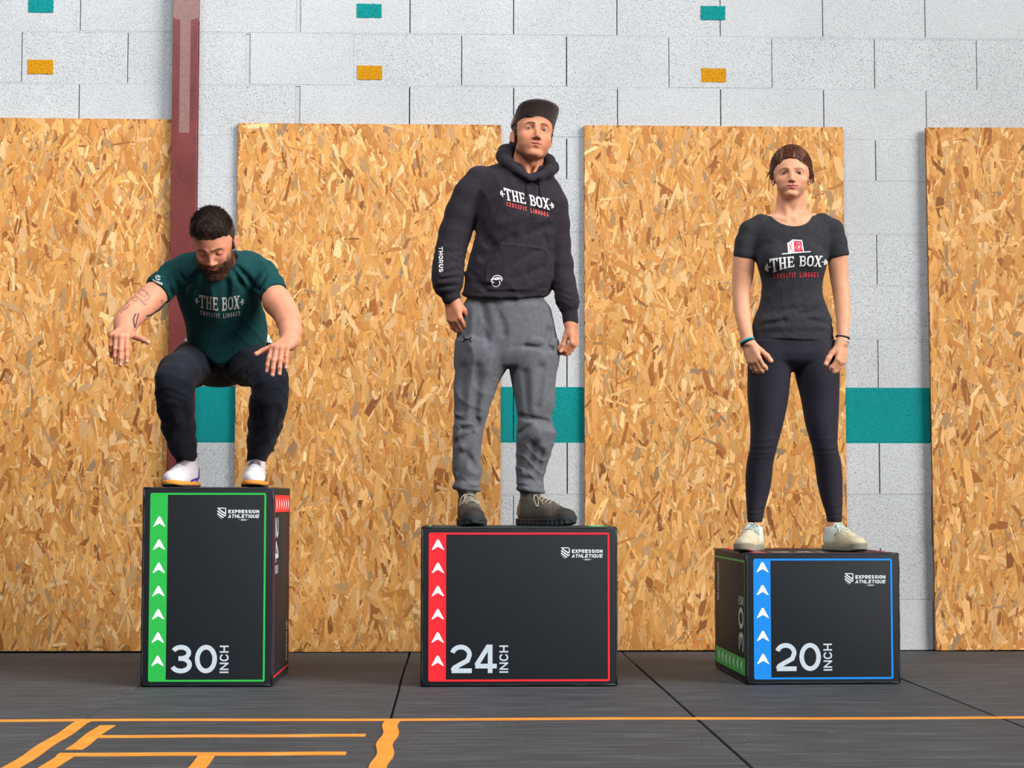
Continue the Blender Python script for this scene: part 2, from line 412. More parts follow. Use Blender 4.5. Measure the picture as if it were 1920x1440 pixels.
# ------------------------------------------------------------------ lettering
def arc(cx, cy, rx, ry, a0, a1, n=10):
    return [(cx + rx*math.cos(math.radians(a0 + (a1 - a0)*k/n)), cy + ry*math.sin(math.radians(a0 + (a1 - a0)*k/n))) for k in range(n + 1)]
def glyphs(w, t):
    """plain sans letters as strokes in a box of width w and height 1; t = stroke width"""
    h = t/2; l, r, b, tp, m = h, w - h, h, 1 - h, 0.5
    c = w/2; rx = (w - t)/2; ry = (1 - t)/2
    q = min(rx, 0.30)
    def rrect(): # rounded loop
        return (arc(r - q, tp - q, q, q, 0, 90, 6) + arc(l + q, tp - q, q, q, 90, 180, 6) +
                arc(l + q, b + q, q, q, 180, 270, 6) + arc(r - q, b + q, q, q, 270, 360, 6))
    r1, r2 = (tp - m)/2, (m - b)/2
    S = arc(c, tp - r1, rx, r1, 22, 270, 16) + arc(c, b + r2, rx, r2, 90, -158, 16)
    C = arc(r - q, tp - q, q, q, 12, 90, 5) + arc(l + q, tp - q, q, q, 90, 180, 6) + arc(l + q, b + q, q, q, 180, 270, 6) + arc(r - q, b + q, q, q, 270, 348, 5)
    G = {'I': ([[(c, 0), (c, 1)]], None), 'L': ([[(l, 1), (l, b), (w, b)]], None), 'T': ([[(c, 0), (c, tp)], [(0, tp), (w, tp)]], None),
         'H': ([[(l, 0), (l, 1)], [(r, 0), (r, 1)], [(l, m), (r, m)]], None), 'E': ([[(w, tp), (l, tp), (l, b), (w, b)], [(l, m), (w*.92, m)]], None),
         'F': ([[(w, tp), (l, tp), (l, 0)], [(l, m), (w*.9, m)]], None), 'N': ([[(l, 0), (l, 1)], [(r, 0), (r, 1)], [(l, tp), (r, b)]], None),
         'M': ([[(l, 0), (l, 1)], [(r, 0), (r, 1)], [(l, tp), (c, .38), (r, tp)]], None), 'X': ([[(l*.6, 0), (w - l*.6, 1)], [(l*.6, 1), (w - l*.6, 0)]], None),
         'A': ([[(h*.6, 0), (c, tp), (w - h*.6, 0)], [(w*.24, .28), (w*.76, .28)]], None), 'C': ([C], None), 'S': ([S], None),
         'O': ([rrect()], 'loop'), 'U': ([[(l, 1)] + arc(l + q, b + q, q, q, 180, 270, 6) + arc(r - q, b + q, q, q, 270, 360, 6) + [(r, 1)]], None),
         'G': ([C + [(r, b + q), (r, .46), (c, .46)]], None),
         'P': ([[(l, 0), (l, tp)] + arc(r - min(q, .24), tp - .24, min(q, .24), .24, 90, -90, 8) + [(l, tp - .48)]], None),
         'Q': ([rrect()], 'loop'), '-': ([[(c - .12, .5), (c + .12, .5)]], None)}
    G['R'] = (G['P'][0] + [[(c, tp - .48), (r, 0)]], None)
    G['B'] = ([[(l, b), (l, tp)] + arc(r - .2, tp - .215, .2, .215, 90, -90, 8) + [(l, tp - .43)], [(l, tp - .43)] + arc(r - .2, b + .245, .2, (tp - .43 - b)/2, 90, -90, 8) + [(l, b)]], None)
    # numerals
    q3 = .235
    G['0'] = ([arc(c, .5, rx, ry, 0, 360, 30)[:-1]], 'loop')
    G['3'] = ([arc(c, .719, rx*.90, .199, 158, 0, 12) + arc(c, .719, rx*.90, .199, -8, -90, 6) + [(c*.78, .52)], arc(c, .301, rx, .219, 90, 0, 8) + arc(c, .301, rx, .219, -10, -160, 12)], None)
    G['2'] = ([arc(c, tp - .27, rx, .27, 165, 0, 14) + [(r*.985, .60), (w*.80, .44), (w*.46, .30), (w*.2, .18), (w*.13, b)] , [(w*.08, b), (w, b)]], None)
    G['4'] = ([[(w*.60, tp), (h*.7, .27)], [(h*.2, .245), (w, .245)], [(w*.70, 0), (w*.70, 1)], [(w*.52, 1 - h), (w*.74, 1 - h)]], None)
    return G
def ribbon(pts, t, closed=False, sub=None):
    """flat strip of width t along pts -> verts(2D), faces"""
    P = [np.array(p, float) for p in pts]
    P = [p for k, p in enumerate(P) if k == 0 or np.linalg.norm(p - P[k-1]) > 1e-6]
    if sub:
        Q = []
        rngk = range(len(P) if closed else len(P) - 1)
        for k in rngk:
            a, b = P[k], P[(k+1) % len(P)]; n = max(1, int(np.linalg.norm(b - a)/sub))
            Q += [a + (b - a)*i/n for i in range(n)]
        if not closed: Q.append(P[-1])
        P = Q
    n = len(P); V = []
    for k in range(n):
        a = P[k-1] if (k > 0 or closed) else None; b = P[(k+1) % n] if (k < n - 1 or closed) else None
        d1 = (P[k] - a) if a is not None else (b - P[k]); d2 = (b - P[k]) if b is not None else d1
        d1 = d1/(np.linalg.norm(d1) + 1e-9); d2 = d2/(np.linalg.norm(d2) + 1e-9)
        n1 = np.array([-d1[1], d1[0]]); n2 = np.array([-d2[1], d2[0]]); nm = n1 + n2
        nm = nm/(np.linalg.norm(nm) + 1e-9); k2 = 1/max(0.45, float(nm @ n1))
        V += [P[k] + nm*t/2*k2, P[k] - nm*t/2*k2]
    Fc = [(2*k, 2*k + 1, 2*((k+1) % n) + 1, 2*((k+1) % n)) for k in range(n if closed else n - 1)]
    return V, Fc
def text_mesh(s, height, w=0.62, t=0.16, gap=0.14, slant=0.0, space=0.45, sub=None, widths={}):
    """2D mesh for a line of sans text with its baseline on y=0 and left end on x=0"""
    V, Fc, x = [], [], 0.0
    for ch in s:
        if ch == ' ': x += space; continue
        wc = widths.get(ch, {'I': t, 'M': w*1.18, 'N': w*1.06}.get(ch, w))
        st, loop = glyphs(wc, t)[ch]
        for ks, p in enumerate(st):
            v, f = ribbon(p, t, loop == 'loop', sub)
            o = len(V); V += [np.array([x + a[0] + slant*a[1], a[1], ks/height]) for a in v]; Fc += [tuple(i + o for i in q) for q in f]
        if ch == 'Q':
            v, f = ribbon([(wc*.58, .28), (wc, -.02)], t); o = len(V)
            V += [np.array([x + a[0] + slant*a[1], a[1], 3/height]) for a in v]; Fc += [tuple(i + o for i in q) for q in f]
        x += wc + gap
    return [v*height for v in V], Fc, (x - gap)*height

# ------------------------------------------------------------------ foam jump boxes
def vinyl_material():
    t = NT('black_vinyl_cover'); c = t.coord('Object')
    n = t.noise(c, 420, 2); w = t.noise(c, 9, 3)
    col = t.ramp(n, [(0.3, srgb(16, 20, 25)), (0.7, srgb(29, 34, 40))])
    t.color(col).rough(0.6, 0.3)
    t.bump(t.math('ADD', t.math('MULTIPLY', n, 0.12), w), 0.30, 0.004)
    return t.m
M_VINYL = vinyl_material()
def print_material(name, c1, c2):
    t = NT(name); c = t.coord('Object'); n = t.noise(c, 260, 3)
    t.color(t.ramp(n, [(0.3, c1), (0.72, c2)])).rough(0.5, 0.4)
    t.bump(t.noise(c, 9, 3), 0.15, 0.004)
    return t.m
M_GREEN = print_material('green_vinyl_print', srgb(28, 168, 62), srgb(52, 190, 84))
M_RED = print_material('red_vinyl_print', srgb(228, 26, 40), srgb(242, 44, 54))
M_BLUE = print_material('blue_vinyl_print', srgb(0, 124, 220), srgb(8, 144, 240))
M_SILVER = print_material('silver_grey_print', srgb(176, 190, 202), srgb(206, 218, 228))
M_WHITEP = print_material('white_print', srgb(226, 234, 242), srgb(244, 248, 252))
PIPE = plain('black_edge_binding', srgb(24, 27, 33), 0.5, 0.45, (300, 0.3, 0.001))

def flat(name, V, Fc, mat, parent, org, ux, uy, lift=0.0):
    """lay 2D shapes on a face: org corner, ux/uy the face axes"""
    org, ux, uy = np.array(org, float), np.array(ux, float), np.array(uy, float); nn = np.cross(ux, uy)
    vs = [org + ux*v[0] + uy*v[1] + nn*(lift + (v[2]*1.2e-4 if len(v) > 2 else 0)) for v in V]
    return mesh_obj(name, vs, Fc, mat, parent)
def rect2(x0, y0, x1, y1): return [(x0, y0), (x1, y0), (x1, y1), (x0, y1)], [(0, 1, 2, 3)]
def frame2(x0, y0, x1, y1, t, rad=0.008):
    o, i = [], []
    for (cx, cy, a0) in ((x1 - rad, y1 - rad, 0), (x0 + rad, y1 - rad, 90), (x0 + rad, y0 + rad, 180), (x1 - rad, y0 + rad, 270)):
        o += arc(cx, cy, rad, rad, a0, a0 + 90, 4); ri = max(rad - t, 0.001)
        i += arc(cx + (0 if ri > .0011 else (-1 if a0 in (0, 270) else 1)*(t - rad)), cy + (0 if ri > .0011 else (-1 if a0 in (0, 90) else 1)*(t - rad)), ri, ri, a0, a0 + 90, 4)
    n = len(o)
    return o + i, [(k, (k+1) % n, (k+1) % n + n, k + n) for k in range(n)]
def arrow2(cx, cy, w, h):
    p = [(-.5, 0), (-.12, .86), (-.05, .97), (.05, .97), (.12, .86), (.5, 0), (.44, -.02), (0, .30), (-.44, -.02)]
    return [(cx + x*w, cy + y*h) for x, y in p], [(0, 1, 7, 8), (1, 2, 3, 4, 7), (4, 5, 6, 7)]
def shield2(x, y, s):
    """badge: a shield made of slanted bars"""
    V, Fc = [], []
    lo = lambda u: abs(u - .39)*.78
    def band(x0, x1, f0, f1, n=8):
        o = len(V)
        for k in range(n + 1):
            u = x0 + (x1 - x0)*k/n; b0 = min(max(f0(u), lo(u)), 1.0); b1 = min(max(f1(u), lo(u)), 1.0); V.extend([(u, b0), (u, b1)])
        Fc.extend((o + 2*k, o + 2*k + 2, o + 2*k + 3, o + 2*k + 1) for k in range(n))
    for k in range(4):
        c = 1.02 - k*.235
        band(0.0 if k else .10, .78 if k < 2 else (.66 if k == 2 else .42), lambda u: c - .68*u - .125, lambda u: c - .68*u)
    band(.0, .78, lambda u: .93, lambda u: 1.0, 1); band(.70, .78, lambda u: .32, lambda u: 1.0, 1)
    return [(x + v[0]*s, y + v[1]*s) for v in V], Fc
def box_face(parent, org, ux, uy, W, H, mat, number, arrows, lift=0.0008, numscale=1.0, rotated=False, number_parts=True):
    """print on one face of a box; W x H face size in the face's own reading direction"""
    V, Fc = frame2(0.030, 0.020, W - 0.030, H - 0.022, 0.0085); flat('print_border', V, Fc, mat, parent, org, ux, uy, lift)
    V, Fc = rect2(0.034, 0.024, 0.097, H - 0.026); flat('print_stripe', V, Fc, mat, parent, org, ux, uy, lift*1.05)
    for k in range(arrows):
        V, Fc = arrow2(0.0655, 0.080 + k*0.0885, 0.048, 0.040); flat('print_arrow', V, Fc, M_WHITEP, parent, org, ux, uy, lift*1.5)
    V, Fc, w = text_mesh(number, 0.108, 0.78, 0.165, 0.105)
    flat('print_number', [(v[0] + 0.112, v[1] + 0.052, v[2]) for v in V], Fc, M_SILVER, parent, org, ux, uy, lift)
    V, Fc, w2 = text_mesh('INCH', 0.034, 0.80, 0.17, 0.155, widths={'I': 0.17})
    k = 0.104/w2
    flat('print_unit', [(0.112 + w + 0.010 + 0.034 - v[1], 0.053 + v[0]*k, v[2]) for v in V], Fc, M_SILVER, parent, org, ux, uy, lift)
    # maker's badge, top corner of the face
    lx, ly = W - 0.217, H - 0.122
    V, Fc = shield2(lx, ly, 0.043); flat('print_badge', V, Fc, M_WHITEP, parent, org, ux, uy, lift)
    V, Fc, w = text_mesh('EXPRESSION', 0.0145, 0.80, 0.22, 0.20); k = 0.118/w
    flat('print_maker', [(lx + 0.042 + v[0]*k, ly + 0.022 + v[1]*0.92, v[2]) for v in V], Fc, M_WHITEP, parent, org, ux, uy, lift)
    V, Fc, w = text_mesh('ATHLETIQUE', 0.0135, 0.80, 0.20, 0.18, 0.2); k = 0.118/w
    flat('print_maker', [(lx + 0.041 + v[0]*k, ly + 0.004 + v[1], v[2]) for v in V], Fc, M_WHITEP, parent, org, ux, uy, lift)
    V, Fc, w = text_mesh('2020', 0.0055, 0.8, 0.22, 0.2)
    V2, F2 = rect2(w/2 - 0.017, 0.0022, w/2 - 0.0145, 0.0038); o = len(V); V = V + V2; Fc = Fc + [tuple(i + o for i in q) for q in F2]
    V2, F2 = rect2(w/2 + 0.0145, 0.0022, w/2 + 0.017, 0.0038); o = len(V); V = V + V2; Fc = Fc + [tuple(i + o for i in q) for q in F2]
    flat('print_year', [(lx + 0.042 + 0.059 - w/2 + v[0], ly - 0.006 + v[1], v[2] if len(v) > 2 else 0) for v in V], Fc, M_WHITEP, parent, org, ux, uy, lift)

def tube_mesh(path, rad, sides=8, closed=False, taper=None):
    """verts/faces of a round tube along a list of points"""
    P = np.array(path, float); n = len(P); V, Fc = [], []
    up = None
    for k in range(n):
        d = (P[(k+1) % n] - P[k-1]) if (closed or 0 < k < n - 1) else (P[1] - P[0] if k == 0 else P[-1] - P[-2])
        d /= np.linalg.norm(d) + 1e-12
        if up is None:
            up = np.cross(d, [0.31, 0.2, 0.93]); 
        up = up - d*(up @ d); up /= np.linalg.norm(up) + 1e-12
        s = np.cross(d, up); r = rad if taper is None else rad*taper(k/(n - 1))
        for j in range(sides):
            a = 2*math.pi*j/sides; V.append(P[k] + r*(math.cos(a)*up + math.sin(a)*s))
    for k in range(n if closed else n - 1):
        for j in range(sides):
            a, b = k*sides + j, k*sides + (j+1) % sides; c, d2 = ((k+1) % n)*sides + (j+1) % sides, ((k+1) % n)*sides + j
            Fc.append((a, b, c, d2))
    if not closed:
        Fc.append(tuple(range(sides))[::-1]); Fc.append(tuple(range((n-1)*sides, n*sides)))
    return V, Fc

def foam_box(loc, rz, W, D, H, label):
    root = empty('jump_box', loc, rz)
    r = np.random.default_rng(int(W*1000))
    # cover: rounded block whose faces are very slightly pillowed, with soft creases low down
    bm = bm_box((0, 0, 0.001), (W, D, H), 0.011, 3)
    bm_obj('cover', bm, M_VINYL, root, True)
    e = 0.0048
    for (a, b) in (((e, e, H-e), (W-e, e, H-e)), ((e, e, e+.002), (W-e, e, e+.002)), ((e, e, e), (e, e, H-e)), ((W-e, e, e), (W-e, e, H-e)),
                   ((e, e, H-e), (e, D-e, H-e)), ((W-e, e, H-e), (W-e, D-e, H-e)), ((e, D-e, H-e), (W-e, D-e, H-e)), ((e, D-e, e), (e, D-e, H-e)),
                   ((W-e, D-e, e), (W-e, D-e, H-e)), ((e, e, e+.002), (e, D-e, e+.002)), ((W-e, e, e+.002), (W-e, D-e, e+.002)), ((e, D-e, e+.002), (W-e, D-e, e+.002))):
        pts = [np.array(a) + (np.array(b) - np.array(a))*k/16 for k in range(17)]
        pts = [p + r.normal(0, 0.0005, 3) for p in pts]
        V, Fc = tube_mesh(pts, 0.0050, 8)
        mesh_obj('edge_binding', V, Fc, PIPE, root, True)
    return tag(root, label, 'box', 'foam jump boxes')
X_, Y_, Z_ = np.eye(3)
B30 = foam_box((-0.979, -1.602, 0.0), math.radians(-0.6), 0.504, 0.610, 0.762, 'upright black foam box marked thirty inch with green border')
box_face(B30, (0, -0.0, 0), X_, Z_, 0.504, 0.762, M_GREEN, '30', 7)
box_face(B30, (0.504, 0.0, 0.762), -Z_, Y_, 0.762, 0.610, M_RED, '24', 6)
box_face(B30, (0, 0, 0.762), X_, Y_, 0.504, 0.610, M_BLUE, '20', 6)
B24 = foam_box((0.090, -1.624, 0.0), 0.0, 0.756, 0.508, 0.610, 'wide black foam box marked twenty-four inch with red border')
box_face(B24, (0, 0, 0), X_, Z_, 0.756, 0.610, M_RED, '24', 6)
box_face(B24, (0.756, 0.508, 0.610), -X_, -Y_, 0.756, 0.508, M_GREEN, '30', 5)
B20 = foam_box((1.350, -1.578, 0.0), math.radians(1.2), 0.606, 0.740, 0.508, 'low black foam box marked twenty inch with blue border')
box_face(B20, (0, 0, 0), X_, Z_, 0.606, 0.508, M_BLUE, '20', 5)
box_face(B20, (0, 0, 0), Z_, Y_, 0.508, 0.740, M_GREEN, '30', 7)
box_face(B20, (0, 0, 0.508), X_, Y_, 0.606, 0.740, M_RED, '24', 7)

# ------------------------------------------------------------------ implicit-surface modelling for the people
f32 = np.float32
def V3(*a): return np.array(a, dtype=f32)
def smin(a, b, k):
    h = np.clip(0.5 + 0.5*(b - a)/k, 0, 1); return b + (a - b)*h - k*h*(1 - h)
def smax(a, b, k): return -smin(-a, -b, k)
def nrm(v): return np.sqrt(np.einsum('ij,ij->i', v, v))
def cap(P, a, b, ra, rb):
    a = np.asarray(a, f32); ba = np.asarray(b, f32) - a; pa = P - a
    t = np.clip(pa @ ba/max(float(ba @ ba), 1e-12), 0, 1)
    return nrm(pa - t[:, None]*ba) - (f32(ra) + f32(rb - ra)*t)
def ell(P, c, r, R=None):
    q = P - np.asarray(c, f32)
    if R is not None: q = q @ np.asarray(R, f32)
    r = np.asarray(r, f32); k0 = nrm(q/r); k1 = nrm(q/(r*r))
    return k0*(k0 - 1)/np.maximum(k1, 1e-6)
def sph(P, c, r): return nrm(P - np.asarray(c, f32)) - f32(r)
def chain(P, pts, k=0.01, sy=1.0):
    """smooth union of tapered capsules through pts = [(point, radius), ...]; sy flattens the depth"""
    if sy != 1.0:
        S = np.array([1, 1/sy, 1], f32); P = P*S; pts = [(np.asarray(p, f32)*S, r) for p, r in pts]
    d = None
    for (a, ra), (b, rb) in zip(pts[:-1], pts[1:]):
        e = cap(P, a, b, ra, rb); d = e if d is None else smin(d, e, k)
    return d*(min(1.0, sy))
def rot(rx=0.0, ry=0.0, rz=0.0):
    """columns are the turned axes; degrees, order x then y then z"""
    x, y, z = (math.radians(a) for a in (rx, ry, rz))
    Rx = np.array([[1, 0, 0], [0, math.cos(x), -math.sin(x)], [0, math.sin(x), math.cos(x)]])
    Ry = np.array([[math.cos(y), 0, math.sin(y)], [0, 1, 0], [-math.sin(y), 0, math.cos(y)]])
    Rz = np.array([[math.cos(z), -math.sin(z), 0], [math.sin(z), math.cos(z), 0], [0, 0, 1]])
    return (Rz @ Ry @ Rx).astype(f32)
class Loft:
    """stack of upright ellipses; rows (z, cx, cy, rx, ry)"""
    def __init__(self, rows, n=96, power=2.0):
        rows = np.array(sorted(rows), float); z = rows[:, 0]; self.z = np.linspace(z[0], z[-1], n); self.p = power
        # monotone-ish cubic through the rows
        m = np.gradient(rows[:, 1:], z, axis=0) if len(z) > 2 else np.zeros_like(rows[:, 1:])
        k = np.clip(np.searchsorted(z, self.z) - 1, 0, len(z) - 2); h = (z[k+1] - z[k])[:, None]; t = ((self.z - z[k])/h[:, 0])[:, None]
        a, b = rows[k, 1:], rows[k+1, 1:]
        self.v = ((2*t**3 - 3*t*t + 1)*a + (t**3 - 2*t*t + t)*h*m[k] + (-2*t**3 + 3*t*t)*b + (t**3 - t*t)*h*m[k+1]).astype(f32)
        self.z0, self.z1 = f32(z[0]), f32(z[-1])
    def __call__(self, P, rnd=0.01):
        z = P[:, 2]
        v = [np.interp(z, self.z, self.v[:, i]).astype(f32) for i in range(4)]
        qx = np.abs(P[:, 0] - v[0])/v[2]; qy = np.abs(P[:, 1] - v[1])/v[3]
        q = np.sqrt(qx*qx + qy*qy) if self.p == 2.0 else (qx**self.p + qy**self.p)**(1/self.p)
        d = (q - 1)*np.minimum(v[2], v[3])
        return smax(d, np.maximum(self.z0 - z, z - self.z1), rnd)
def groove(P, a, b, w):
    """1 along the segment a-b, fading over width w"""
    d = cap(P, a, b, 0, 0); return np.exp(-(d/w)**2)

def surface_nets(D, xs, ys, zs):
    nx, ny, nz = D.shape
    S = D < 0
    c = S[:-1, :-1, :-1].astype(np.int8)
    for dx, dy, dz in ((1,0,0),(0,1,0),(0,0,1),(1,1,0),(1,0,1),(0,1,1),(1,1,1)):
        c = c + S[dx:nx-1+dx, dy:ny-1+dy, dz:nz-1+dz]
    act = (c > 0) & (c < 8); del c
    I, J, K = np.nonzero(act); n = len(I)
    idx = np.full(act.shape, -1, np.int32); idx[I, J, K] = np.arange(n)
    cor = [(0,0,0),(1,0,0),(0,1,0),(1,1,0),(0,0,1),(1,0,1),(0,1,1),(1,1,1)]
    val = [D[I+a, J+b, K+cc] for a, b, cc in cor]
    acc = np.zeros((n, 3), f32); cnt = np.zeros(n, f32)
    for e0, e1 in ((0,1),(2,3),(4,5),(6,7),(0,2),(1,3),(4,6),(5,7),(0,4),(1,5),(2,6),(3,7)):
        v0, v1 = val[e0], val[e1]; m = (v0 < 0) != (v1 < 0)
        t = np.where(m, v0/np.where(m, v0 - v1, 1), 0)
        for ax in range(3):
            acc[:, ax] += np.where(m, cor[e0][ax] + t*(cor[e1][ax] - cor[e0][ax]), 0)
        cnt += m
    acc /= cnt[:, None]
    pos = np.stack([xs[I] + acc[:, 0]*(xs[I+1] - xs[I]), ys[J] + acc[:, 1]*(ys[J+1] - ys[J]), zs[K] + acc[:, 2]*(zs[K+1] - zs[K])], 1)
    quads = []
    def emit(m, off, cells):
        a, b, cc = np.nonzero(m); a += off[0]; b += off[1]; cc += off[2]
        return [idx[a+x, b+y, cc+z] for x, y, z in cells], S[a, b, cc]
    for axis in range(3):
        if axis == 0:
            m = S[:-1, 1:-1, 1:-1] != S[1:, 1:-1, 1:-1]; off = (0, 1, 1); cells = ((0,-1,-1),(0,0,-1),(0,0,0),(0,-1,0))
        elif axis == 1:
            m = S[1:-1, :-1, 1:-1] != S[1:-1, 1:, 1:-1]; off = (1, 0, 1); cells = ((-1,0,-1),(-1,0,0),(0,0,0),(0,0,-1))
        else:
            m = S[1:-1, 1:-1, :-1] != S[1:-1, 1:-1, 1:]; off = (1, 1, 0); cells = ((-1,-1,0),(0,-1,0),(0,0,0),(-1,0,0))
        q, s = emit(m, off, cells); q = np.stack(q, 1)
        q[~s] = q[~s][:, ::-1]
        quads.append(q)
    return pos.astype(f32), np.concatenate(quads)
def axis_steps(lo, hi, h, fine=()):
    """grid lines with spacing h, or finer inside the given (lo, hi, h) spans"""
    x, out = lo, [lo]
    while x < hi:
        s = h
        for a, b, hh in fine:
            if a - 0.004 <= x <= b: s = min(s, hh)
        x += s; out.append(x)
    n = (-(len(out) - 1)) % 4
    for _ in range(n): out.append(out[-1] + h)
    return np.array(out, f32)
def sdf_object(name, fn, lo, hi, h, mat, parent=None, colour=None, fine=((), (), ()), margin=1.7):
    xs, ys, zs = (axis_steps(lo[i], hi[i], h, fine[i]) for i in range(3))
    B = 4; nb = [(len(a) - 1)//B for a in (xs, ys, zs)]
    cen = [0.5*(a[:-1:B][:k] + a[B::B][:k]) for a, k in zip((xs, ys, zs), nb)]
    half = [0.5*(a[B::B][:k] - a[:-1:B][:k]) for a, k in zip((xs, ys, zs), nb)]
    G = np.stack(np.meshgrid(*cen, indexing='ij'), -1).reshape(-1, 3).astype(f32)
    Hd = np.stack(np.meshgrid(*half, indexing='ij'), -1).reshape(-1, 3); rad = np.sqrt((Hd**2).sum(1))
    def ev(P): return np.concatenate([fn(P[i:i+200000]) for i in range(0, len(P), 200000)]) if len(P) else np.zeros(0, f32)
    dc = ev(G); A = (np.abs(dc) < rad*margin + 0.003).reshape(nb)
    D = np.repeat(np.repeat(np.repeat(np.where(dc < 0, -1, 1).reshape(nb).astype(f32), B, 0), B, 1), B, 2)
    D = np.pad(D, ((0, 1),)*3, mode='edge')
    # one layer of neighbours, then the fine samples of those cells
    A2 = A.copy()
    for ax in range(3):
        s = [slice(None)]*3; t = [slice(None)]*3; s[ax] = slice(1, None); t[ax] = slice(None, -1)
        A2[tuple(s)] |= A[tuple(t)]
    mask = np.zeros(D.shape, bool)
    mask[:-1, :-1, :-1] = np.repeat(np.repeat(np.repeat(A2, B, 0), B, 1), B, 2)
    I, J, K = np.nonzero(mask)
    D[I, J, K] = ev(np.stack([xs[I], ys[J], zs[K]], 1))
    V, Q = surface_nets(D, xs, ys, zs)
    me = bpy.data.meshes.new(name)
    me.vertices.add(len(V)); me.vertices.foreach_set('co', V.ravel())
    me.loops.add(Q.size); me.loops.foreach_set('vertex_index', Q.astype(np.int32).ravel())
    me.polygons.add(len(Q)); me.polygons.foreach_set('loop_start', np.arange(0, Q.size, 4, dtype=np.int32))
    me.polygons.foreach_set('use_smooth', np.ones(len(Q), bool))
    me.update(); me.validate()
    if colour is not None:
        c = colour(V); a = me.color_attributes.new('Col', 'FLOAT_COLOR', 'POINT')
        a.data.foreach_set('color', np.concatenate([c, np.ones((len(V), 1))], 1).astype(f32).ravel())
    me.materials.append(mat)
    o = bpy.data.objects.new(name, me); link(o, parent)
    return o
def project(fn, pix, Yf, Yb, lift=0.0012, it=46):
    lift = np.asarray(lift, f32)
    # follow the sight line of each pixel from depth Yf to the surface fn = 0; points lie lift above it
    pix = np.asarray(pix, float)
    d = CW[None] + CR[None]*((pix[:, :1] - 960)/F_PX) - CU[None]*((pix[:, 1:2] - 720)/F_PX)
    d /= np.linalg.norm(d, axis=1)[:, None]
    t = (Yf - CP[1])/d[:, 1]; tb = (Yb - CP[1])/d[:, 1]
    for _ in range(it):
        p = (CP + d*t[:, None]).astype(f32); v = fn(p)
        t = np.minimum(t + np.clip(v - lift, -0.02, 0.02)*0.7, tb)
    return CP + d*t[:, None]
def col_mix(c, new, w):
    return c*(1 - w[:, None]) + np.asarray(new[:3], float)[None]*w[:, None]
def sstep(a, b, x):
    t = np.clip((x - a)/(b - a), 0, 1); return t*t*(3 - 2*t)
def wob(P, sx, sy, sz, ph=0.0):
    """cheap smooth wander in -1..1"""
    return (np.sin(P[:, 0]*sx + ph + 1.7*np.sin(P[:, 2]*sz*0.37 + ph)) * np.sin(P[:, 1]*sy + 1.3*ph + 1.1*np.sin(P[:, 0]*sx*0.41)) *0.5
            + 0.5*np.sin(P[:, 2]*sz + 0.7*ph + 1.5*np.sin(P[:, 0]*sx*0.5 + P[:, 1]*sy*0.3)))

# ------------------------------------------------------------------ materials of the people
def skin_material():
    t = NT('skin'); a = t.node('ShaderNodeAttribute'); a.attribute_name = 'Col'
    c = t.coord('Object'); n = t.noise(c, 130, 3); b = t.noise(c, 26, 3)
    col = t.mix(1.0, a.outputs['Color'], t.ramp(b, [(0.3, (0.93, 0.88, 0.86)), (0.7, (1.05, 1.03, 1.02))]), 'MULTIPLY')
    t.color(col).rough(0.56, 0.28)
    t.bsdf.inputs['Subsurface Weight'].default_value = 0.10
    t.bsdf.inputs['Subsurface Radius'].default_value = (0.008, 0.003, 0.0015)
    t.bsdf.inputs['Subsurface Scale'].default_value = 0.5
    t.bump(n, 0.12, 0.0008)
    return t.m
M_SKIN = skin_material()
def cloth_material(name, c1, c2, scale=700, rough=0.9, bump=0.35, fold=None, sheen=0.04):
    t = NT(name); c = t.coord('Object'); n = t.noise(c, scale, 2, 0.6); m = t.noise(c, 60, 3)
    t.color(t.ramp(t.math('ADD', t.math('MULTIPLY', n, 0.8), t.math('MULTIPLY', m, 0.2)), [(0.36, c1), (0.64, c2)])).rough(rough, 0.12)
    t.bsdf.inputs['Sheen Weight'].default_value = sheen; t.bsdf.inputs['Sheen Roughness'].default_value = 0.5
    t.bump(n, bump, 0.0008)
    return t.m
def vcol_material(name, rough=0.6, spec=0.4, scale=300, bump=0.2):
    t = NT(name); a = t.node('ShaderNodeAttribute'); a.attribute_name = 'Col'
    c = t.coord('Object'); n = t.noise(c, scale, 3)
    t.color(t.mix(1.0, a.outputs['Color'], t.ramp(n, [(0.3, (0.78, 0.78, 0.78)), (0.7, (1.1, 1.1, 1.1))]), 'MULTIPLY')).rough(rough, spec)
    t.bump(n, bump, 0.001)
    return t.m
def hair_material(name, c1, c2):
    t = NT(name); c = t.coord('Object', (160, 160, 40)); n = t.noise(c, 3.0, 4, 0.6)
    t.color(t.ramp(n, [(0.32, c1), (0.7, c2)])).rough(0.42, 0.45); t.bump(n, 0.5, 0.002)
    return t.m
M_EYEW = plain('eye_white', srgb(188, 176, 168), 0.25, 0.5)
M_IRIS = plain('dark_brown_iris', srgb(46, 30, 20), 0.15, 0.5)
M_LACE_GREY = plain('grey_lace', srgb(150, 140, 122), 0.8, 0.2, (600, 0.4, 0.001))
M_LACE_PALE = plain('pale_green_lace', srgb(178, 192, 184), 0.8, 0.2, (600, 0.4, 0.001))
M_LACE_DARK = plain('thin_dark_lace', srgb(70, 58, 66), 0.8, 0.2)
M_SHOE = vcol_material('shoe_upper', 0.75, 0.25, 260, 0.5)

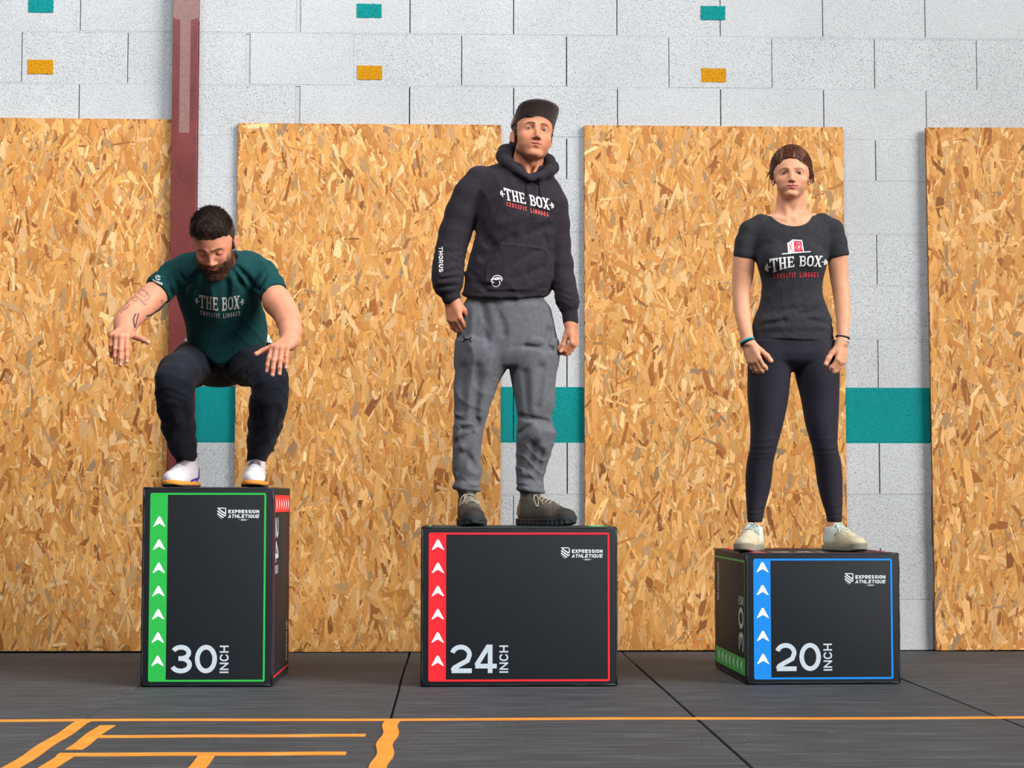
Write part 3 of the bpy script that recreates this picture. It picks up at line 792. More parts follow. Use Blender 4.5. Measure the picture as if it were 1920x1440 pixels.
# ------------------------------------------------------------------ heads
class Head:
    """face in its own frame: x to the person's left seen from the front (picture right), y back, z up; metres; origin between the ears"""
    def __init__(self, centre, R, s=1.0, jaw=1.0, female=False, brow=1.0, nose=1.0, closed=False, lipc=(178, 96, 86), beard=0.0):
        self.c = np.asarray(centre, f32); self.R = R; self.s = np.asarray(s, f32)*np.ones(3, f32); self.jaw = jaw; self.fem = female; self.brow = brow; self.nose = nose; self.closed = closed
        self.EX, self.EZ, self.EY = 0.0315, 0.012, -0.0765      # eyeball centre
        self.ER = 0.0122
    def loc(self, P):
        q = ((P - self.c) @ self.R)/self.s; z = q[:, 2]; q[:, 2] = np.where(z < .012, .012 + (z - .012)*f32(1.136), z); return q
    def world(self, q):
        q = np.array(q, f32)
        if q[2] < .012: q[2] = .012 + (q[2] - .012)/1.136
        return self.c + (q*self.s) @ self.R.T
    def sdf(self, P):
        q = self.loc(P); ax = q.copy(); ax[:, 0] = np.abs(ax[:, 0])
        j = self.jaw; fem = self.fem
        d = ell(q, (0, 0.012, 0.040), (0.0755, 0.0945, 0.0850))                        # skull
        d = smin(d, ell(q, (0, -0.030, 0.028), (0.066, 0.0620, 0.066)), 0.03)          # forehead
        face = ell(q, (0, -0.034, -0.030), (0.0555*j, 0.0610, 0.0780))
        d = smin(d, face, 0.028)
        d = smin(d, ell(ax, (0.030*j, -0.056, -0.046), (0.026, 0.027, 0.034)), 0.026)                         # cheeks
        d = smin(d, cap(ax, ((0.0400 if fem else 0.0455)*j, -0.002, -0.050 if fem else -0.058), ((0.009 if fem else 0.014)*j, -0.073, -0.099), 0.0120, 0.0110 if fem else 0.0120), 0.026)   # jaw line
        d = smin(d, ell(q, (0, -0.080, -0.098), (0.0205 if not fem else 0.017, 0.0165, 0.0150)), 0.020)      # chin
        d = smin(d, ell(ax, (0.042, -0.064, -0.020), (0.0175, 0.0170, 0.0150) if not fem else (0.0165, 0.0150, 0.0140)), 0.024)                    # cheekbones
        d = smin(d, cap(ax, (0.012, -0.0885, 0.0290), (0.044, -0.0700, 0.0305), 0.0070*self.brow, 0.0050), 0.014)   # brow ridge
        # eye hollows
        d = smax(d, -ell(ax, (self.EX + 0.001, -0.0960, self.EZ), (0.0185, 0.0155, 0.0110)), 0.012)
        # lids over the eyeball
        ec = (self.EX, self.EY, self.EZ)
        lid = sph(ax, ec, self.ER + 0.0019)
        if not self.closed:
            op = ell(ax, (self.EX, self.EY - self.ER, self.EZ + 0.0003), (0.0150, 0.014, 0.0060 if fem else 0.0043))
            lid = smax(lid, -op, 0.0012)
        else:
            lid = lid + 0.0016*np.exp(-((q[:, 2] - self.EZ + 0.0055)/0.0018)**2)*sstep(0.0145, 0.011, np.abs(ax[:, 0] - self.EX))
        d = smin(d, lid, 0.0035)
        # nose
        n = self.nose
        d = smin(d, cap(q, (0, -0.0900, 0.0180), (0, -0.1085*n, -0.0230), 0.0062, 0.0080), 0.011)
        d = smin(d, sph(q, (0, -0.1085*n, -0.0285), 0.0078 if fem else 0.0092), 0.008)
        d = smin(d, ell(ax, (0.0095 if fem else 0.0115, -0.0965, -0.0315), (0.0062, 0.0100, 0.0064) if fem else (0.0075, 0.0105, 0.0070)), 0.006)
        d = smax(d, -ell(ax, (0.0062, -0.1015, -0.0390), (0.0032, 0.0055, 0.0045)), 0.003)
        # mouth mound, lips, parting
        d = smin(d, ell(q, (0, -0.0780, -0.0600), (0.028, 0.0180, 0.0230)), 0.014)
        up = smin(cap(ax, (0.004, -0.0960, -0.0535), (0.0225, -0.0855, -0.0580), 0.0043, 0.0018), cap(ax, (0, -0.0955, -0.0545), (0.006, -0.0965, -0.0535), 0.0036, 0.0042), 0.003)
        lo = cap(ax, (0, -0.0950, -0.0645), (0.0205, -0.0855, -0.0600), 0.0050 if not fem else 0.0056, 0.0018)
        d = smin(d, up, 0.005); d = smin(d, lo, 0.005)
        d = d + 0.0030*np.exp(-((q[:, 2] + 0.0588)/0.0020)**2)*sstep(0.0255, 0.0205, ax[:, 0])*sstep(-0.070, -0.080, q[:, 1])
        d = smax(d, -ell(q, (0, -0.1000, -0.0465), (0.0030, 0.0040, 0.0060)), 0.004)             # philtrum
        d = smax(d, -ell(q, (0, -0.0965, -0.0785), (0.0150, 0.0060, 0.0048)), 0.008)             # dip above the chin
        # ears
        eR = rot(0, 0, -22 if fem else -30)
        e = ell(ax, (0.0790 if not fem else 0.0760, 0.016, -0.002), (0.0060, 0.0165, 0.0275), eR)
        e = smax(e, -ell(ax, (0.0865 if not fem else 0.0835, 0.011, -0.001), (0.0062, 0.0095, 0.0180), eR), 0.004)
        e = smin(e, sph(ax, (0.0735, 0.008, -0.027), 0.0058), 0.006)
        d = smin(d, e, 0.007)
        return d*float(self.s.min())
    def colour(self, P, c, skin, lip, brow, blush=0.25):
        q = self.loc(P); ax = np.abs(q[:, 0])
        front = sstep(-0.045, -0.075, q[:, 1])
        c = col_mix(c, np.asarray(skin)*np.array([1.02, 0.78, 0.74]), blush*front*np.exp(-(((ax - 0.040)/0.020)**2 + ((q[:, 2] + 0.030)/0.020)**2)))
        c = col_mix(c, np.asarray(skin)*np.array([1.0, 0.74, 0.68]), 0.35*front*np.exp(-((ax/0.014)**2 + ((q[:, 2] + 0.030)/0.014)**2)))
        hw = (1.25 if self.fem else 1.0)*np.where(q[:, 2] > -0.059, 0.0052 - 0.10*np.maximum(ax - 0.006, 0)*1.5, 0.0072 - 0.16*ax)
        lipm = front*(sstep(0.0275, 0.0240, ax) if self.fem else sstep(0.0252, 0.0225, ax))*sstep(1.15, 0.8, np.abs(q[:, 2] + 0.0590)/np.maximum(hw + 0.0010, 0.0006))
        c = col_mix(c, lip, 0.85*lipm)
        # parting line of the mouth
        c = col_mix(c, (0.10, 0.03, 0.03), 0.75*front*sstep(0.0245, 0.021, ax)*np.exp(-((q[:, 2] + 0.0588)/0.0019)**2))
        # brows: arched band
        bz = 0.0295 + 0.0040*np.sin(np.clip((ax - 0.010)/0.040, 0, 1)*3.0) - np.maximum(ax - 0.040, 0)*0.35
        bw = (0.0036 if not self.fem else 0.0028)*self.brow*(0.55 + 0.45*sstep(0.052, 0.030, ax))
        bm_ = front*sstep(0.0085, 0.0125, ax)*sstep(0.0525, 0.044, ax)*sstep(1.45, 0.6, np.abs(q[:, 2] - bz)/bw)
        c = col_mix(c, brow, (0.92 if not self.fem else 0.8)*bm_)
        # lashes along the lid edge
        er = np.sqrt((ax - self.EX)**2 + (q[:, 2] - self.EZ)**2)
        al = np.sqrt(((ax - self.EX)/0.0150)**2 + ((q[:, 2] - self.EZ - 0.0003)/(0.0062 if self.fem else 0.0045))**2)
        if not self.closed:
            c = col_mix(c, (0.02, 0.012, 0.01), 0.8*front*np.exp(-((al - 1.05)/0.16)**2)*sstep(-0.002, 0.002, q[:, 2] - self.EZ))
            c = col_mix(c, np.asarray(brow), 0.35*front*np.exp(-((al - 1.08)/0.2)**2)*sstep(0.002, -0.002, q[:, 2] - self.EZ))
        else:
            c = col_mix(c, (0.03, 0.015, 0.012), 0.85*front*sstep(0.014, 0.012, np.abs(ax - self.EX))*np.exp(-((q[:, 2] - self.EZ + 0.0055)/0.0016)**2))
        c = col_mix(c, np.asarray(skin)*np.array([0.80, 0.62, 0.60]), 0.35*front*np.exp(-((er - 0.013)/0.007)**2))
        # nostrils
        c = col_mix(c, (0.06, 0.02, 0.015), 0.8*np.exp(-(((ax - 0.0062)/0.0032)**2 + ((q[:, 2] + 0.0385)/0.0030)**2 + ((q[:, 1] + 0.1000)/0.010)**2)))
        return c
    def eyes(self, parent, gaze=(0, 0)):
        for sgn in (-1, 1):
            c0 = self.world((sgn*self.EX, self.EY, self.EZ))
            bm = bmesh.new(); bmesh.ops.create_uvsphere(bm, u_segments=24, v_segments=16, radius=self.ER*float(self.s.mean()))
            e = bm_obj('eye', bm, M_EYEW, parent, True); e.location = tuple(map(float, c0))
            dr = np.array([gaze[0], -1.0, gaze[1]], f32); dr /= np.linalg.norm(dr); dr = self.R @ dr
            # iris: shallow cap seated on the ball
            V, Fc = [], []; u = np.cross(dr, [0, 0, 1.0]); u /= np.linalg.norm(u); w = np.cross(u, dr); rr = self.ER*float(self.s.mean())
            for i, a in enumerate((0.0, 0.21, 0.42, 0.62)):
                for k in range(20):
                    th = 2*math.pi*k/20; V.append((dr*math.cos(a) + (u*math.cos(th) + w*math.sin(th))*math.sin(a))*(rr*1.012))
            for i in range(3):
                for k in range(20): Fc.append((i*20 + k, i*20 + (k+1) % 20, (i+1)*20 + (k+1) % 20, (i+1)*20 + k))
            mesh_obj('iris', V, Fc, M_IRIS, e, True)

# ------------------------------------------------------------------ hands
def hand_prims(wrist, d, back_n, thumb_side, size=1.0, curl=(20, 30, 20), spread=4.0, fcurl=None, thumb=None, wr=0.026):
    """tapered capsules for one hand.  d: wrist->knuckles, back_n: out of the back of the hand, thumb_side: +1/-1 along cross(d, back_n)"""
    d = np.array(d, float); d /= np.linalg.norm(d); b = np.array(back_n, float); b -= d*(b @ d); b /= np.linalg.norm(b)
    s = np.cross(d, b)*thumb_side                                            # towards the thumb
    w = np.array(wrist, float); k = size
    palm, fing = [], []
    base = [(0.026, 0.088), (0.0085, 0.094), (-0.0095, 0.091), (-0.0265, 0.083)]       # index..little: offset to thumb side, along
    for o, l in base:
        palm.append((w + s*o*0.55*k + d*0.012*k, w + s*o*k + d*l*k, 0.0150*k, 0.0112*k))
    palm.append((w + s*0.012*k - b*0.004*k, w + s*0.020*k + d*0.052*k - b*0.008*k, 0.016*k, 0.0165*k))   # ball of the thumb
    palm.append((w - s*0.012*k - b*0.003*k, w - s*0.022*k + d*0.050*k - b*0.006*k, 0.015*k, 0.0130*k))
    seg = [(0.042, 0.026, 0.021), (0.047, 0.029, 0.022), (0.043, 0.027, 0.022), (0.034, 0.020, 0.019)]
    rad = [(0.0100, 0.0088, 0.0080, 0.0068), (0.0102, 0.0090, 0.0081, 0.0069), (0.0098, 0.0086, 0.0078, 0.0066), (0.0086, 0.0075, 0.0068, 0.0060)]
    nails = []
    for i, (o, l) in enumerate(base):
        p = w + s*o*k + d*l*k
        ang = 0.0; sp = math.radians(spread*(1.1 - i*0.85)); cur = (fcurl[i] if fcurl else curl)
        fd0 = d*math.cos(sp) + s*math.sin(sp); ch = []
        for j in range(3):
            ang += math.radians(cur[j]); fd = fd0*math.cos(ang) - b*math.sin(ang); nb = fd0*math.sin(ang) + b*math.cos(ang)
            q = p + fd*seg[i][j]*k; ch.append((p, q, rad[i][j]*k, rad[i][j+1]*k)); p = q
        fing.append(ch); nails.append((p, fd, nb, s, rad[i][3]*k))
    th = thumb or dict(out=38, down=18, bend=(12, 18))
    p = w + s*0.020*k + d*0.022*k - b*0.006*k
    o, dn = math.radians(th['out']), math.radians(th['down'])
    td = d*math.cos(o)*math.cos(dn) + s*math.sin(o)*math.cos(dn) - b*math.sin(dn)
    ch = []; ax = np.cross(td, b); ax /= np.linalg.norm(ax)
    a = 0.0
    for j, (L, r0, r1) in enumerate(((0.044, 0.0150, 0.0112), (0.033, 0.0110, 0.0098), (0.027, 0.0098, 0.0076))):
        if j: a += math.radians(th['bend'][j-1])
        inw = -s*math.sin(a)*0.8 ; fd = td*math.cos(a) + (d*0.75 - s*0.6)*math.sin(a); fd /= np.linalg.norm(fd)
        q = p + fd*L*k; ch.append((p, q, r0*k, r1*k)); p = q
    fing.append(ch); nails.append((p, fd, (b*0.6 + s*0.5)/np.linalg.norm(b*0.6 + s*0.5), s, 0.0076*k))
    return dict(palm=palm, fingers=fing, nails=nails, wrist=w)
def hand_sdf(P, H):
    d = None
    for a, b, ra, rb in H['palm']:
        e = cap(P, a, b, ra, rb); d = e if d is None else smin(d, e, 0.012)
    for ch in H['fingers']:
        f = None
        for a, b, ra, rb in ch:
            e = cap(P, a, b, ra, rb); f = e if f is None else smin(f, e, 0.003)
            f = smin(f, sph(P, b, rb*1.05), 0.003)
        d = smin(d, f, 0.0055)
    return d
def near(P, c, r):
    return nrm(P - np.asarray(c, f32)) < r
def hand_colour(P, c, H, skin):
    for ch in H['fingers']:
        for a, b, ra, rb in ch:      # redder knuckles and tips
            c = col_mix(c, np.asarray(skin)*np.array([1.0, 0.70, 0.66]), 0.30*np.exp(-(nrm(P - np.asarray(b, f32))/0.010)**2))
    for p, fd, nb, s, r in H['nails']:
        q = P - np.asarray(p + nb*r*0.9, f32)
        u = q @ np.asarray(fd, f32); v = q @ np.asarray(np.cross(fd, nb), f32); n = q @ np.asarray(nb, f32)
        c = col_mix(c, (0.80, 0.52, 0.46), 0.8*np.exp(-((u/0.0055)**4 + (v/0.0045)**4 + (n/0.006)**4)))
    return c

# ------------------------------------------------------------------ small makers
def laces(name, paths, rad, mat, parent, sides=6):
    V, Fc = [], []
    for p in paths:
        # smooth the path a little
        p = np.array(p, float)
        t = np.linspace(0, len(p) - 1, (len(p) - 1)*6 + 1); k = np.clip(t.astype(int), 0, len(p) - 2); u = (t - k)[:, None]
        pm = np.vstack([2*p[0] - p[1], p, 2*p[-1] - p[-2]])
        a, b, c_, d = pm[k], pm[k+1], pm[k+2], pm[k+3]
        q = 0.5*((2*b) + (-a + c_)*u + (2*a - 5*b + 4*c_ - d)*u*u + (-a + 3*b - 3*c_ + d)*u**3)
        v, f = tube_mesh(q, rad, sides); o = len(V); V += v; Fc += [tuple(i + o for i in g) for g in f]
    return mesh_obj(name, V, Fc, mat, parent, True)
def hair_tufts(name, roots, dirs, lens, rad, mat, parent, bend=None, seed=0, segs=3):
    """tapered three-sided strands"""
    r = np.random.default_rng(seed); roots = np.asarray(roots, float); dirs = np.asarray(dirs, float); n = len(roots)
    dirs /= np.linalg.norm(dirs, axis=1)[:, None]
    side = np.cross(dirs, r.normal(0, 1, (n, 3))); side /= np.linalg.norm(side, axis=1)[:, None] + 1e-9; s2 = np.cross(dirs, side)
    V = np.zeros((n, (segs)*3 + 1, 3)); bend = np.zeros((n, 3)) if bend is None else np.asarray(bend, float)
    for k in range(segs):
        t = k/segs; c = roots + dirs*(lens*t)[:, None] + bend*(lens*t*t)[:, None]; rr = rad*(1 - 0.75*t)
        for j in range(3):
            a = 2*math.pi*j/3; V[:, k*3 + j] = c + (side*math.cos(a) + s2*math.sin(a))*(np.asarray(rr)*np.ones(n))[:, None]
    V[:, segs*3] = roots + dirs*lens[:, None] + bend*lens[:, None]
    base = (np.arange(n)*(segs*3 + 1))[:, None]; T = []
    for k in range(segs - 1):
        for j in range(3):
            a, b = k*3 + j, k*3 + (j+1) % 3; T += [[a, b, b + 3], [a, b + 3, a + 3]]
    for j in range(3): T.append([(segs-1)*3 + j, (segs-1)*3 + (j+1) % 3, segs*3])
    T = (base[:, :, None] + np.array(T)[None].reshape(1, -1, 3).transpose(0, 1, 2)*1) if False else (base[:, None] + np.array(T)[None]).reshape(-1, 3)
    V = V.reshape(-1, 3)
    me = bpy.data.meshes.new(name); me.vertices.add(len(V)); me.vertices.foreach_set('co', V.astype(f32).ravel())
    me.loops.add(T.size); me.loops.foreach_set('vertex_index', T.astype(np.int32).ravel())
    me.polygons.add(len(T)); me.polygons.foreach_set('loop_start', np.arange(0, T.size, 3, dtype=np.int32))
    me.polygons.foreach_set('use_smooth', np.ones(len(T), bool)); me.update(); me.materials.append(mat)
    return link(bpy.data.objects.new(name, me), parent)

def slab_the_box(sub=0.05):
    """THE BOX in slab lettering with a barbell running through; unit height 1, returns verts/faces and width"""
    V, Fc = [], []; cnt = [0]
    def rib(p, t, closed=False):
        v, f = ribbon(p, t, closed, sub); o = len(V); cnt[0] = (cnt[0] + 1) % 5; V.extend(np.array([a[0], a[1], cnt[0]]) for a in v); Fc.extend(tuple(i + o for i in q) for q in f)
    x = 0.0; st, th, ft = 0.17, 0.10, 0.30
    def foot(cx, y, w=ft): rib([(cx - w/2, y + (0.05 if y < .5 else -0.05)), (cx + w/2, y + (0.05 if y < .5 else -0.05))], 0.10)
    # T
    rib([(x + .36, 0), (x + .36, 1)], st); rib([(x, .93), (x + .72, .93)], .14); rib([(x + .055, .74), (x + .055, 1)], .11); rib([(x + .665, .74), (x + .665, 1)], .11); foot(x + .36, 0, .36); x += .80
    # H
    rib([(x + .15, 0), (x + .15, 1)], st); rib([(x + .55, 0), (x + .55, 1)], st); rib([(x + .15, .5), (x + .55, .5)], .11)
    for cx in (.15, .55):
        foot(x + cx, 0); foot(x + cx, 1)
    x += .78
    # E
    rib([(x + .15, 0), (x + .15, 1)], st); rib([(x, .945), (x + .60, .945)], .11); rib([(x, .055), (x + .64, .055)], .11); rib([(x + .15, .5), (x + .50, .5)], .11)
    rib([(x + .555, .76), (x + .555, 1)], .09); rib([(x + .595, 0), (x + .595, .24)], .09); rib([(x + .46, .40), (x + .46, .60)], .08); x += .64 + .46
    # B
    rib([(x + .15, 0), (x + .15, 1)], st); rib([(x, .945), (x + .36, .945)] + arc(x + .36, .735, .16, .21, 90, -90, 10) + [(x + .15, .525)], .13)
    rib([(x + .15, .525), (x + .38, .525)] + arc(x + .38, .29, .18, .235, 90, -90, 10) + [(x, .055)], .13); x += .70
    # O
    rib(arc(x + .32, .68, .235, .25, 0, 180, 10) + arc(x + .32, .32, .235, .25, 180, 360, 10), .165, True); x += .70
    # X
    rib([(x + .12, 1), (x + .56, 0)], st); rib([(x + .56, 1), (x + .12, 0)], .12)
    for cx in (.12, .56):
        foot(x + cx, 0, .28); foot(x + cx, 1, .28)
    x += .70
    W = x
    # barbell
    for sg, e in ((-1, 0.06), (1, W - 0.06)):
        rib([(e - sg*(-0.02), .46), (e + sg*.30, .46)], .07)
        for k, (o, hh) in enumerate(((.30, .52), (.41, .40), (.50, .26))):
            rib([(e + sg*o, .46 - hh/2), (e + sg*o, .46 + hh/2)], .075)
    return V, Fc, W
def printed(name, V, Fc, mat, parent, fn, warp, Yf, Yb, lift=0.0014):
    """lay flat lettering on a garment: warp maps letter space to the picture, the surface gives the depth"""
    P = project(fn, np.array([warp(v[0], v[1]) for v in V]), Yf, Yb, np.array([lift + 2.5e-4*(v[2] if len(v) > 2 else 0) for v in V]))
    return mesh_obj(name, P, Fc, mat, parent, True)

def legloft(rows, k=1.06, n=120):
    """near-upright limb from picture outlines: (py, left, right, Y)"""
    return Loft(rows_px([(py, l, r, Y, (r - l)/2*pxm(Y)*k) for py, l, r, Y in rows]), n)
def gate(P, c, r, fn):
    """evaluate fn only for points within r of c; a safe distance elsewhere"""
    c = np.asarray(c, f32); dist = nrm(P - c); out = (dist - f32(r)) + f32(0.03); m = dist < r
    if m.any(): out[m] = fn(P[m])
    return out
def J(px, py, Y, r):
    """skeleton joint: picture position, depth and radius in picture pixels"""
    return (at(px, py, Y).astype(f32), r*pxm(Y))
def rows_px(rows):
    """loft rows from picture outlines: (py, left, right, Y, ry)"""
    out = []
    for py, l, r, Y, ry in rows:
        a, b = at(l, py, Y), at(r, py, Y); out.append(((a[2] + b[2])/2, (a[0] + b[0])/2, Y, (b[0] - a[0])/2, ry))
    return out
def plane_px(P, p0, p1):
    """signed distance in the upright plane: positive on the left of p0->p1 as drawn in the picture (y down)"""
    Y = -1.5; a, b = at(*p0, Y), at(*p1, Y); t = np.array([b[0] - a[0], b[2] - a[2]]); t /= np.linalg.norm(t)
    return ((P[:, 0] - a[0])*(-t[1]) + (P[:, 2] - a[2])*t[0]).astype(f32)
def shoe(parent, toe_dir_deg, heel, z, L=0.275, mats=None, colour=None, sole_colour=None, tread=0.0, high=0.0, pitch=0.0, wid=1.0, sole_h=0.027, toe_h=0.012):
    """one trainer: heel = (x, y) of the heel on the ground, toe_dir_deg: 0 points at the camera, + to picture right"""
    R = rot(pitch, 0, toe_dir_deg); o = np.array([heel[0], heel[1], z], f32); k = L/0.275
    def loc(P): q = ((P - o) @ R)/k; q[:, 0] /= wid; return q
    def foot2(q):
        p = np.stack([q[:, 0], q[:, 1], np.zeros(len(q), f32)], 1)
        d = cap(p, (0, -.040, 0), (0.003, -.180, 0), .036, .0465); d = smin(d, cap(p, (.003, -.18, 0), (-.001, -.228, 0), .0465, .040), .02)
        return d
    def upper(P):
        q = loc(P)
        d = cap(q, (0, -.046, .050), (0, -.150, .046), .0375, .0415)
        d = smin(d, ell(q, (0.001, -.208, .036), (.0440, .0600, .0330)), .025)
        d = smin(d, cap(q, (0, -.080, .083), (0, -.180, .054), .031, .026), .020)
        d = smin(d, cap(q, (0, -.048, .055), (0, -.056, .098 + high), .0385, .0370), .016)
        d = smax(d, foot2(q) - .001, .008)
        d = smax(d, sole_h - .007 - q[:, 2], .004)
        d = smax(d, -cap(q, (0, -.056, .094 + high), (0, -.060, .20), .0310, .036), .004)
        # tongue ridge and seam lines
        d = d - .0016*np.exp(-(q[:, 0]/.012)**2)*sstep(-.075, -.09, q[:, 1])*sstep(-.185, -.17, q[:, 1])
        d = d + .0012*np.exp(-((q[:, 1] + .172 + 4*q[:, 0]**2*3)/.0025)**2)
        d = d + .0010*np.exp(-((np.abs(q[:, 0]) - .021 + .06*(q[:, 1] + .12))/.002)**2)*sstep(.05, .06, q[:, 2])
        return d*k*min(wid, 1)
    def sole(P):
        q = loc(P)
        d2 = foot2(q) - .0035
        if tread: d2 = d2 + tread*(.5 + .5*np.sin(q[:, 1]*330))*sstep(.026, .016, q[:, 2])
        top = sole_h + toe_h*sstep(-.19, -.262, q[:, 1])
        zb = .010*sstep(-.215, -.275, q[:, 1])
        d = smax(d2, np.maximum(q[:, 2] - top, zb - q[:, 2]), .005)
        return d*k*min(wid, 1)
    up = sdf_object('shoe', upper, (o[0] - .32, o[1] - .32, z - .01), (o[0] + .32, o[1] + .12, z + .17), 0.0032, M_SHOE, parent, lambda V: colour(loc(V)))
    sdf_object('sole', sole, (o[0] - .32, o[1] - .32, z - .012), (o[0] + .32, o[1] + .12, z + .06), 0.0032, M_SHOE, up, lambda V: sole_colour(loc(V)))
    W = lambda x, y, zz: o + (np.array([x*wid, y, zz], f32)*k) @ R.T
    return up, W, upper
def shoe_laces(up, W, fn, mat, rad=0.0022, rows=5, bow=1.0):
    """rows of crossings plus a bow, seated on the upper"""
    def seat(x, y, lift):
        p = W(x, y, .16); dz = 0.0
        for _ in range(40):
            v = float(fn(p[None].astype(f32))[0]); p = p - np.array([0, 0, max(min(v - lift, .01), -.01)*.7])
        return p
    paths = []
    for i in range(rows):
        y = -.092 - i*.018; w = .021 + .001*i
        paths.append([seat(-w, y, .001), seat(-w*.5, y - .003, .0025), seat(0, y - .004, .003), seat(w*.5, y - .003, .0025), seat(w, y, .001)])
    k = seat(0, -.084, .004)
    if bow:
        for sg in (-1, 1):
            a = seat(sg*.030, -.100, .006); b = seat(sg*.040, -.122, .004)
            paths.append([k, (k + a)/2 + np.array([0, 0, .010]), a + np.array([0, 0, .004]), b, seat(sg*.026, -.118, .004), k])
            paths.append([k, seat(sg*.016, -.104, .006), seat(sg*.024, -.130, .003), seat(sg*.033, -.146, .003)])
    return laces('laces', paths, rad, mat, up)
def settle(root):
    """parts were modelled where they stand: keep them there under the thing's base point"""
    inv = Matrix.Translation(-Vector(root.location))
    for o in list(root.children): o.matrix_parent_inverse = inv

def scalp_strands(name, head, c, rr, n, keep, flow, length, rad, mat, parent, lift=0.12, seed=1, bend=-0.35):
    """strands lying along the scalp ellipsoid (centre c, radii rr in the head frame); flow(u) gives the combing direction"""
    r = np.random.default_rng(seed); u = r.normal(0, 1, (n*3, 3)); u /= np.linalg.norm(u, axis=1)[:, None]
    c = np.array(c); rr = np.array(rr); p = c + u*rr; k = keep(p); p, u = p[k][:n], u[k][:n]
    nn = u/rr; nn /= np.linalg.norm(nn, axis=1)[:, None]
    t = flow(p, r); t = t - nn*np.einsum('ij,ij->i', t, nn)[:, None]; t /= np.linalg.norm(t, axis=1)[:, None] + 1e-9
    m = len(p); lf = r.normal(lift, abs(lift)*.5 + .03, m)
    d = t + nn*lf[:, None]; L = r.uniform(*length, m)
    W = np.array([head.world(q) for q in p]); D = d @ head.R.T.astype(float); B = (nn*bend) @ head.R.T.astype(float)*(L/.04)[:, None]
    o = hair_tufts(name, W, D, L, rad, mat, parent, B, seed, 4); o['kind'] = 'stuff'
    return o

def wrinkle(P, d, e, f, amp, seed=0.0, patch=9.0):
    """broken cloth wrinkles: ridges across direction d, wandering along e"""
    d = np.asarray(d, f32); e = np.asarray(e, f32); u = P @ d; v = P @ e
    w = u*f + 1.3*np.sin(v*f*.33 + seed) + .8*np.sin(v*f*.71 + u*f*.2 + 2.1*seed)
    env = .5 + .5*np.sin(v*patch + 1.7*seed + 2*np.sin(u*patch*.8 + seed)); r = 1 - np.abs(np.sin(w)); return amp*env*r*r

